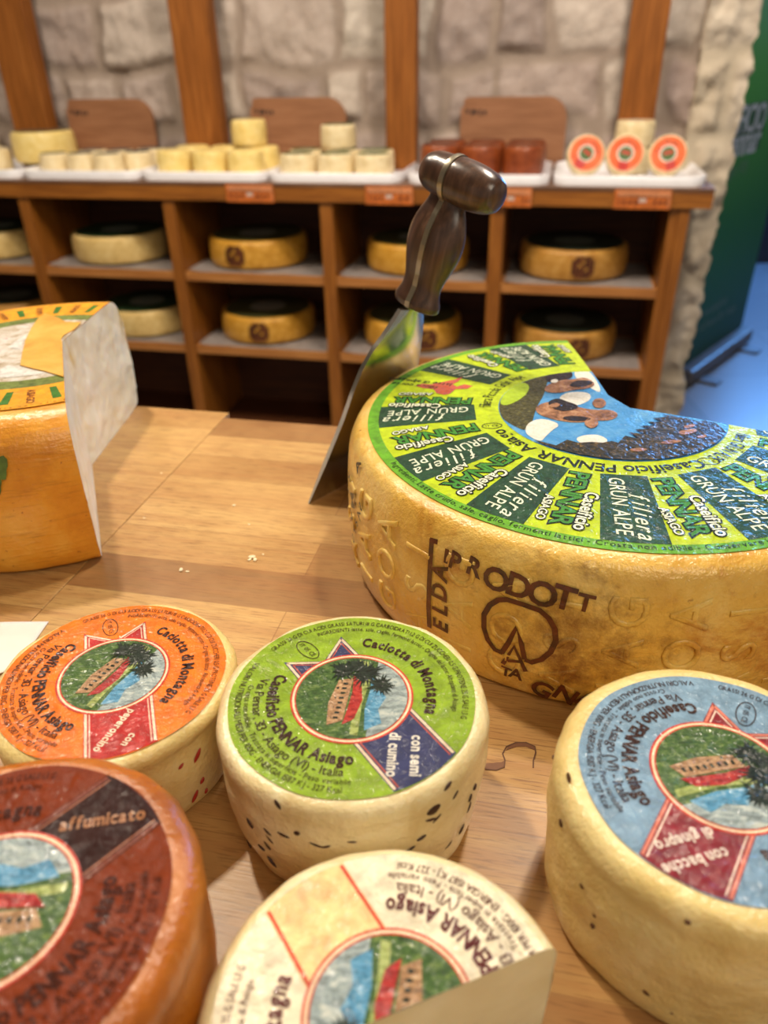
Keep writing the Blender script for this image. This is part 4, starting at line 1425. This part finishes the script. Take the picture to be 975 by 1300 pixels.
# tray 1
mk = lambda: tray_cheese('whole_cheese', M_PALE, .130, .105, None, 'large pale wheels on the left tray')
mk1 = lambda: tray_cheese('whole_cheese', M_YEL, .122, .115, ((104, 84, 60), (96, 78, 58)), 'large pale wheels on the left tray')
tc('big1', mk1, -1.462, .285, ZTR + .0245, 'tall pale yellow wheel with brownish top resting across two trays at the left')
tc('big2', lambda: tray_cheese('whole_cheese', M_PALE, .114, .085, None, 'large pale wheels on the left tray'), -1.690, .180, ZTR, 'lower pale wheel at the left edge of the picture, on the tray')
tc('big3', lambda: tray_cheese('whole_cheese', M_PALE, .055, .20, None, 'large pale wheels on the left tray'), -1.775, .332, ZTR, 'tall white cheese at the very left edge, behind the low wheel')
ordn = ['leftmost', 'second from left', 'third from left', 'rightmost']
# tray 2: dark blue tops
mk = lambda: tray_cheese('cheese', M_PALE, .056, .076, ((40, 56, 66), (120, 124, 120)), 'small cheeses with dark blue tops')
for i, (u, v) in enumerate(((-1.325, .130), (-1.208, .133), (-1.092, .128), (-1.006, .204))):
    tc('blue', mk, u, v, ZTR, 'small cheese with dark blue top, front row of its tray, ' + ordn[i])
for i, (u, v) in enumerate(((-1.235, .262), (-1.116, .262), (-1.012, .326))):
    tc('blue', mk, u, v, ZTR, 'small cheese with dark blue top, back row of its tray, ' + ['left', 'middle', 'right'][i])
# tray 3: plain yellow
mk = lambda: tray_cheese('cheese', M_YEL, .066, .090, None, 'plain yellow cheeses on their tray')
for i, (u, v) in enumerate(((-.815, .130), (-.668, .128), (-.528, .126))):
    tc('yel', mk, u, v, ZTR, 'plain yellow cheese, front row of its tray, ' + ['left', 'middle', 'right'][i])
for i, (u, v) in enumerate(((-.805, .278), (-.660, .278), (-.517, .272))):
    tc('yel', mk, u, v, ZTR, 'plain yellow cheese, back row of its tray, ' + ['left', 'middle', 'right'][i])
tc('yel', mk, -.560, .268, ZTR + .0755, 'plain yellow cheese stacked on top of the others')
# tray 4: green tops
mk = lambda: tray_cheese('cheese', M_PALE, .066, .082, ((70, 88, 46), (140, 140, 112)), 'small pale cheeses with green tops')
for i, (u, v) in enumerate(((-.320, .113), (-.178, .112), (-.038, .110))):
    tc('grn', mk, u, v, ZTR, 'small pale cheese with green top, front row of its tray, ' + ['left', 'middle', 'right'][i])
for i, (u, v) in enumerate(((-.330, .252), (-.190, .250), (-.058, .247))):
    tc('grn', mk, u, v, ZTR, 'small pale cheese with green top, behind the front row, ' + ['left', 'middle', 'right'][i])
tc('grn', mk, -.205, .262, ZTR + .0688, 'small pale cheese with green top stacked on the others')
# tray 5: brown
mk = lambda: tray_cheese('smoked_cheese', M_BRN, .069, .108, ((92, 42, 26), (120, 78, 60)), 'brown smoked cheeses')
for i, (u, v) in enumerate(((.197, .150), (.343, .130), (.489, .132))):
    tc('brn', mk, u, v, ZTR, 'brown smoked cheese, front row of its tray, ' + ['left', 'middle', 'right'][i])
for i, (u, v) in enumerate(((.203, .305), (.347, .290), (.491, .292))):
    tc('brn', mk, u, v, ZTR, 'brown smoked cheese, back row of its tray, ' + ['left', 'middle', 'right'][i])
# tray 6: orange labels turned to the front
def mko():
    t = thing('cheese', 'x', 'cheese', (0, 0, 0), 0, 'orange-labelled cheeses leaning on the right tray'); t.scale = (K * .86,) * 3
    pr = chaikin([(0, 0), (.05, 0), (.068, .0), (.0735, .008), (.075, .034), (.073, .058), (.066, .066), (.03, .066), (0, .066)], 2)
    link('rind', lathe(pr, 48, amp=.0012), M_PALE, t, True, angle=50)
    bm = bmesh.new(); z = .0668
    disc(bm, .032, .064, z, 0, n=48); disc(bm, .026, .032, z, 2, n=40); disc(bm, 0, .026, z, 1, n=36)
    poly(bm, [(-.018, -.030), (.018, -.030), (.018, -.062), (-.018, -.062)], z + .0003, 3)
    text_arc(bm, 'Caciotta di Montagna', 0, 0, .041, 165, 20, z + .0003, 4, .012, .03)
    text_arc(bm, 'PENNAR Asiago', 0, 0, .05, 215, 325, z + .0003, 4, .011, .02, True)
    poly(bm, [(-.018, .0), (.02, -.004), (.016, .008), (-.014, .01)], z + .0003, 3)
    link('label', bm, [film((232, 100, 44), .12), M_HILL, film((214, 206, 190), .1), film((190, 50, 40), .1), film((90, 30, 16), .1)], t)
    return t
for i, (u, v, rz, l) in enumerate(((.772, .105, .05, 'left'), (.905, .105, -.05, 'middle'), (1.045, .105, -.12, 'right'))):
    u2 = u - .075
    th = R_(68)
    q = Matrix.Rotation(ST + rz, 4, 'Z') @ Matrix.Rotation(th, 4, 'X') @ Matrix.Rotation(R_(-30 + 25 * i), 4, 'Z')
    tc('ora', mko, u2, v + .075, ZTR + (.0750 * math.sin(th) + .002) * K * .86, 'orange-labelled cheese standing on edge to face front, ' + l + ' of three', q.to_euler())
t = tray_cheese('cheese', M_PALE, .066, .085, ((230, 190, 150), (220, 200, 176)), 'pale cheese behind the leaning ones')
t.location = S(.862, .315, ZTR + .0712); t['label'] = 'pale cheese lying flat behind the orange-labelled ones'; del t['group']
t2 = tray_cheese('cheese', M_PALE, .068, .085, None, 'x'); t2.location = S(.862, .315, ZTR); t2['label'] = 'flat pale cheese underneath the one behind the orange labels'; del t2['group']

# ------------------------------------------------------------------ wooden boards leaning on the wall
M_BRD = woodmat('board_beech', (128, 84, 54), (156, 108, 74), (172, 124, 90), 0, .6, 0)
M_BURNT = plain('board_burn', (54, 32, 22), .7)
def lean_board(u0, u1, ztop, label):
    w = u1 - u0; h = .31
    
    t = thing('cutting_board', label, 'cutting board', S((u0 + u1) / 2, .424, ZCT + .002), 0, 'wooden boards leaning on the stone wall'); t.scale = (K, K, K)
    lean = R_(-1.2)
    t.rotation_euler = (Matrix.Rotation(ST, 4, 'Z') @ Matrix.Rotation(lean, 4, 'X')).to_euler()
    top = (ztop - ZCT) / K / math.cos(lean)
    pts = [(-w / 2, 0), (w / 2, 0)]
    r = .075
    pts += [(w / 2 - r + r * math.cos(R_(a)), top - r + r * math.sin(R_(a))) for a in range(0, 91, 15)]
    pts += [(-w / 2 + .03, top), (-w / 2 + .015, top - .006), (-w / 2 + .012, top - .028), (-w / 2 + .002, top - .04)]
    bm = bmesh.new()
    f = bm.faces.new([bm.verts.new((x, 0, z)) for x, z in pts])
    ex = bmesh.ops.extrude_face_region(bm, geom=[f])
    for v_ in [g for g in ex['geom'] if isinstance(g, bmesh.types.BMVert)]: v_.co.y += .018
    bmesh.ops.recalc_face_normals(bm, faces=bm.faces[:])
    link('board', bm, M_BRD, t)
    bm = bmesh.new()
    for k, (x, z, s) in enumerate(((.02, .040, .012), (.040, .046, .010), (.052, .042, .013), (.072, .047, .009), (.088, .044, .011))):
        box(bm, -w / 2 + x, -w / 2 + x + s, -.0006, -.0001, top - z - .014, top - z + (.006 if k % 2 else 0))
    link('burnt_writing', bm, M_BURNT, t)
    return t
def wl_u(px, py, v):
    d = ray(px, py); n = sv
    q = CAM + d * ((S(0, v, 0) - CAM).dot(n) / d.dot(n)); w = q - SO
    return w.dot(su) / K, q.z
for (xa, ya, xb, yb, l) in ((77, 124, 188, 130, 'wooden board on the wall behind the dark-blue-topped cheeses, leftmost board'), (313, 122, 437, 128, 'wooden board on the wall behind the plain yellow cheeses, middle board'), (584, 122, 722, 126, 'wooden board on the wall behind the brown smoked cheeses, rightmost board')):
    a, z1 = wl_u(xa, ya, .41); b, z2 = wl_u(xb, yb, .41)
    lean_board(a, b, (z1 + z2) / 2, l)

# ------------------------------------------------------------------ stone wall with upright posts
def stone_wall(name, u0, u1, z0, z1, vface, step, seed, ragged=None, rough=.017, light=0.0, thick=.3, big=1.0):
    rnd = random.Random(seed)
    rows = []; z = z0
    while z < z1:
        h = rnd.uniform(.13, .20) * big; cuts = []; u = u0 - rnd.uniform(0, .2)
        while u < u1:
            w = rnd.uniform(.18, .40); cuts.append((u, u + w, rnd.uniform(-.012, .012), rnd.uniform(0, 1), rnd.uniform(-.012, .016), rnd.uniform(-.02, .02))); u += w
        rows.append((z, z + h, cuts)); z += h
    nx = int((u1 - u0) / step); nz = int((z1 - z0) / step)
    bm = bmesh.new()
    cl = bm.verts.layers.float_color.new('stone')
    g = []
    for i in range(nx + 1):
        col = []
        for j in range(nz + 1):
            u = u0 + (u1 - u0) * i / nx; z = z0 + (z1 - z0) * j / nz
            wu = u + .06 * mnoise.noise(Vector((u * 5, z * 5, seed))); wz = z + .05 * mnoise.noise(Vector((u * 4, z * 4, seed + 9)))
            dep = 0; tone = .5; m = 0
            for (a, b, cuts) in rows:
                if a <= wz < b:
                    for (c, d, dd, tn, pr, tl) in cuts:
                        if c <= wu < d:
                            e = min(wu - c, d - wu, wz - a - dd * 0, b - wz)
                            m = min(1, max(0, (e - .010) / .022)); m = m * m * (3 - 2 * m)
                            dep = m * (.016 + pr * .8 + tl * .7 * (wu - (c + d) / 2) / .2); tone = tn
                            break
                    break
            p3 = Vector((u * 14, z * 14, seed))
            fr = mnoise.fractal(p3, 1.0, 2.0, 4) * rough * (.35 + .65 * m)
            uu = u
            if ragged and i > nx - 5:
                uu += ragged(z) * (i - nx + 5) / 5
            v = vface - dep - fr
            w_ = S(uu, v, z)
            vt = bm.verts.new(w_)
            vt[cl] = (m, tone, .5, 1)
            col.append(vt)
        g.append(col)
    for i in range(nx):
        for j in range(nz): bm.faces.new((g[i][j], g[i + 1][j], g[i + 1][j + 1], g[i][j + 1]))
    # returns to the back so the wall has its thickness
    for i in (0, nx):
        back = []
        for j in range(nz + 1):
            q = g[i][j].co + sv * thick
            vt = bm.verts.new(q); vt[cl] = (.6, .5, .5, 1); back.append(vt)
        for j in range(nz): bm.faces.new((g[i][j], g[i][j + 1], back[j + 1], back[j]))
    bmesh.ops.recalc_face_normals(bm, faces=bm.faces[:])
    o = link(name, bm, M_STONE[1 if light else 0], None, True, angle=80)
    return tag(o, kind='structure')
def stonemat(name, mortar, cols):
    N = Nodes(name)
    at_ = N.n('ShaderNodeAttribute', attribute_name='stone')
    sp = N.n('ShaderNodeSeparateColor'); N.l(at_.outputs['Color'], sp.inputs['Color'])
    v = N.coord()
    tone = N.ramp(sp.outputs['Green'], [(i / (len(cols) - 1), c) for i, c in enumerate(cols)])
    mot = N.noise(v, 16, 8, .7, .4)
    tone = N.mix(N.ramp(mot, [(.3, (0, 0, 0, 1)), (.7, (1, 1, 1, 1))]), N.mix(.45, tone, (120, 96, 78)), tone)
    c = N.mix(sp.outputs['Red'], mortar, tone)
    n1 = N.bump(N.noise(v, 60, 6, .7), .5, .01)
    return N.done(c, .9, n1, spec=.15)
M_STONE = [stonemat('stone_masonry', (154, 138, 124), [(160, 146, 138), (184, 168, 158), (204, 192, 178), (170, 150, 144), (216, 208, 192)]),
           stonemat('light_quoin_stone', (186, 172, 150), [(206, 192, 168), (218, 204, 182), (226, 214, 194)])]
stone_wall('wall_back', -2.5, 1.06, .0, 2.1, DEP + .055, .0125, 5)
for z in (0,):
    rg_ = lambda z: .028 * mnoise.noise(Vector((z * 7, 3.3, 0))) + .018 * mnoise.noise(Vector((z * 21, 1.3, 0))) + .012 * mnoise.noise(Vector((z * 45, 8.3, 0)))
uA = 1.050
stone_wall('wall_end', uA, 1.205, .0, 2.1, .385, .010, 12, rg_, .026, 1.0, .16, 1.45)
M_POST = woodmat('post_pine', (110, 62, 22), (150, 90, 36), (172, 110, 52), 2, .55, .0, spec=.2)
for k, (xa, xb, xm) in enumerate(((-22, 26, 0), (211, 262, 0), (487, 528, 0), (804, 853, 0))):
    a, _ = wl_u(xa, 0, .34); b, _ = wl_u(xb, 0, .34)
    ang_l = 0
    # measure at mid height
    o = link('trim_%d' % (k + 1), boxbm(a * K, b * K, .34 * K, .41 * K, ZCT + .0005, 2.1, bevel=.004), M_POST)
    o.location = SO; o.rotation_euler = (0, 0, ST)
    tag(o, kind='structure')

# ------------------------------------------------------------------ floor, far wall, ceiling
N = Nodes('grey_floor_tiles')
v = N.coord()
br = N.n('ShaderNodeTexBrick', offset=0.0)
br.inputs['Color1'].default_value = lin((104, 106, 112)); br.inputs['Color2'].default_value = lin((116, 116, 120)); br.inputs['Mortar'].default_value = lin((80, 82, 88))
br.inputs['Scale'].default_value = 1; br.inputs['Mortar Size'].default_value = .004; br.inputs['Brick Width'].default_value = .6; br.inputs['Row Height'].default_value = .6
N.l(v, br.inputs['Vector'])
nb = N.bump(N.noise(v, 8, 3), .05, .01)
M_FLOOR = N.done(br.outputs['Color'], .38, nb, spec=.5)
bm = bmesh.new()
vs = [bm.verts.new(p) for p in ((-4, -2.0, 0), (6, -2.0, 0), (6, 7.5, 0), (-4, 7.5, 0))]
bm.faces.new(vs)
ex = bmesh.ops.extrude_face_region(bm, geom=bm.faces[:])
for v_ in [g for g in ex['geom'] if isinstance(g, bmesh.types.BMVert)]: v_.co.z -= .1
bmesh.ops.recalc_face_normals(bm, faces=bm.faces[:])
tag(link('floor', bm, M_FLOOR), kind='structure')
M_CEIL = plain('ceiling_plaster', (206, 190, 166), .9, .05)
tag(link('ceiling', boxbm(-4, 6, -2.0, 7.5, 2.75, 2.85), M_CEIL), kind='structure')
M_DARK = plain('dark_far_wall', (34, 34, 44), .8)
q = at(975, 335, -ZT)
o = link('wall_far', boxbm(-4, 6, q.y + .02, q.y + .15, 0, 2.75), M_DARK); tag(o, kind='structure')
o = link('wall_left', boxbm(-4.1, -4.0, -2, 7.5, 0, 2.75), M_CEIL); tag(o, kind='structure')
# stone threshold beside the pier
th0 = at(845, 545, -ZT)

# ------------------------------------------------------------------ roll-up banner beyond the wall end
b0 = at(880, 462, -ZT + .05); b1 = at(940, 420, -ZT + .05)
bdv = Vector((b1.x - b0.x, b1.y - b0.y, 0)).normalized(); ba_ = math.atan2(bdv.y, bdv.x)
BW = .70; bl_ = Vector((b1.x, b1.y, 0)) - bdv * BW
ban = thing('rollup_banner', 'tall green roll-up banner standing behind the end of the stone wall', 'banner', (bl_.x, bl_.y, 0), ba_)
N = Nodes('banner_print')
v = N.coord()
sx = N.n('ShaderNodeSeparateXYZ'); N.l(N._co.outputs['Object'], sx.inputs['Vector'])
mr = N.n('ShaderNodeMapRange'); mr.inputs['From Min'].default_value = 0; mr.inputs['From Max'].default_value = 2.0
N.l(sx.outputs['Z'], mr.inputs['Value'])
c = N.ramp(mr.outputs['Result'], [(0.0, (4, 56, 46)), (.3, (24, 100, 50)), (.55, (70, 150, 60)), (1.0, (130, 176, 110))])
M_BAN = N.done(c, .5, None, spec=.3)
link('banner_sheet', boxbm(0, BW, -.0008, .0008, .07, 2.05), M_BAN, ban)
link('base_cassette', boxbm(-.01, BW + .01, -.055, .055, .012, .072, bevel=.012), plain('banner_base', (92, 86, 84), .4, .08, metal=.3), ban)
for x in (.08, BW - .14):
    link('foot', boxbm(x, x + .06, -.13, .13, 0, .012, bevel=.003), plain('banner_foot', (80, 78, 80), .5), ban)
link('top_bar', boxbm(-.005, BW + .005, -.01, .01, 2.05, 2.075), plain('banner_bar', (130, 130, 132), .4, metal=.5), ban)
M_BW = plain('banner_white', (186, 192, 196), .5); M_BG = plain('banner_grey', (96, 116, 106), .5); M_BD = plain('banner_dark_green', (30, 84, 44), .5)
def banner_text(name, s, z, size, x1, mat, off=.02, width=None, strip=0.0):
    bm = bmesh.new()
    lay, Wd = layout(s)
    if width: size = width / Wd
    if strip: box(bm, .004, x1 + .01, -.0011, -.0009, z - strip, z + strip, 1)
    for ch, x, w, a in lay:
        X0 = x1 - Wd * size + x * size
        put(bm, ch, lambda v: Vector((X0 + (v.x - a) * size, -.0014, z + (v.y - .35) * size)), 0, off)
    link(name, bm, [mat, M_BD], ban)
def zb_(px, py):
    q = rayhit(px, py, b1, Vector((bdv.y, -bdv.x, 0))); return q.z, (Vector((q.x, q.y, 0)) - bl_).dot(bdv)
for nm, px, py, s_, w_, mt, of, st in (('heading', 972, 146, 'CASEIFICIO', .60, M_BW, .02, .048), ('subheading', 965, 173, 'di Pennar', .50, M_BW, .02, .042), ('place_line', 948, 210, 'Asiago (VI)', .30, M_BG, .0, 0), ('contact_line', 923, 379, 'www.caseificio', .30, M_BG, .0, 0), ('contact_line', 934, 388, 'Via Pennar 313 - Asiago', .42, M_BG, .0, 0)):
    z_, x_ = zb_(px, py)
    banner_text(nm, s_, z_, .1, x_, mt, of, w_, st)

# ------------------------------------------------------------------ light
def area(name, loc, target, size, energy, col, sy=None):
    l = bpy.data.lights.new(name, 'AREA'); l.energy = energy; l.color = col
    l.shape = 'RECTANGLE' if sy else 'DISK'; l.size = size
    if sy: l.size_y = sy
    o = bpy.data.objects.new(name, l); C.objects.link(o)
    o.location = loc
    d = Vector(target) - Vector(loc)
    o.rotation_euler = d.to_track_quat('-Z', 'Y').to_euler()
    return o
WARM = (1.0, .88, .70)
area('ceiling_or_fill_lamp', (-.60, 1.10, 2.55), (-.05, .35, ZT), .10, 23, WARM)
area('ceiling_or_fill_lamp', (.50, .95, 2.55), (.05, .4, ZT), .10, 14, WARM)
area('ceiling_or_fill_lamp', (.5, -.9, 2.3), (0, .3, ZT), .9, 13, WARM)  # broad soft fill added behind the camera to brighten the camera-facing sides
area('ceiling_or_fill_lamp', (-1.0, 1.5, 2.55), (-.7, 2.6, .9), .25, 25, (1, .88, .74))
area('ceiling_or_fill_lamp', (.6, 1.3, 2.55), (.6, 2.5, .9), .25, 26, (1, .90, .80))
area('daylight_opening', (2.66, 5.0, 1.4), (1.8, 2.9, .0), .8, 290, (.13, .40, 1.0), 2.0)
w = bpy.data.worlds.new('room'); bpy.context.scene.world = w; w.use_nodes = True
bg = w.node_tree.nodes['Background']; bg.inputs['Color'].default_value = (1.0, .90, .78, 1); bg.inputs['Strength'].default_value = .30

# ------------------------------------------------------------------ camera and view
cd = bpy.data.cameras.new('camera'); cam = bpy.data.objects.new('camera', cd); C.objects.link(cam)
cd.sensor_fit = 'VERTICAL'; cd.sensor_height = 36.0; cd.sensor_width = 27.0
cd.lens = FPX / 1300 * 36.0
cam.matrix_world = Matrix.Translation(CAM) @ Matrix((CX, CU, -_f)).transposed().to_4x4()
cd.clip_start = .01
cd.dof.use_dof = True; cd.dof.focus_distance = .37; cd.dof.aperture_fstop = 8.0
sc = bpy.context.scene
sc.camera = cam
sc.view_settings.view_transform = 'Standard'
try: sc.view_settings.look = 'None'
except Exception: pass
sc.view_settings.gamma = 1.0; sc.view_settings.use_curve_mapping = False
sc.view_settings.exposure = 0.0
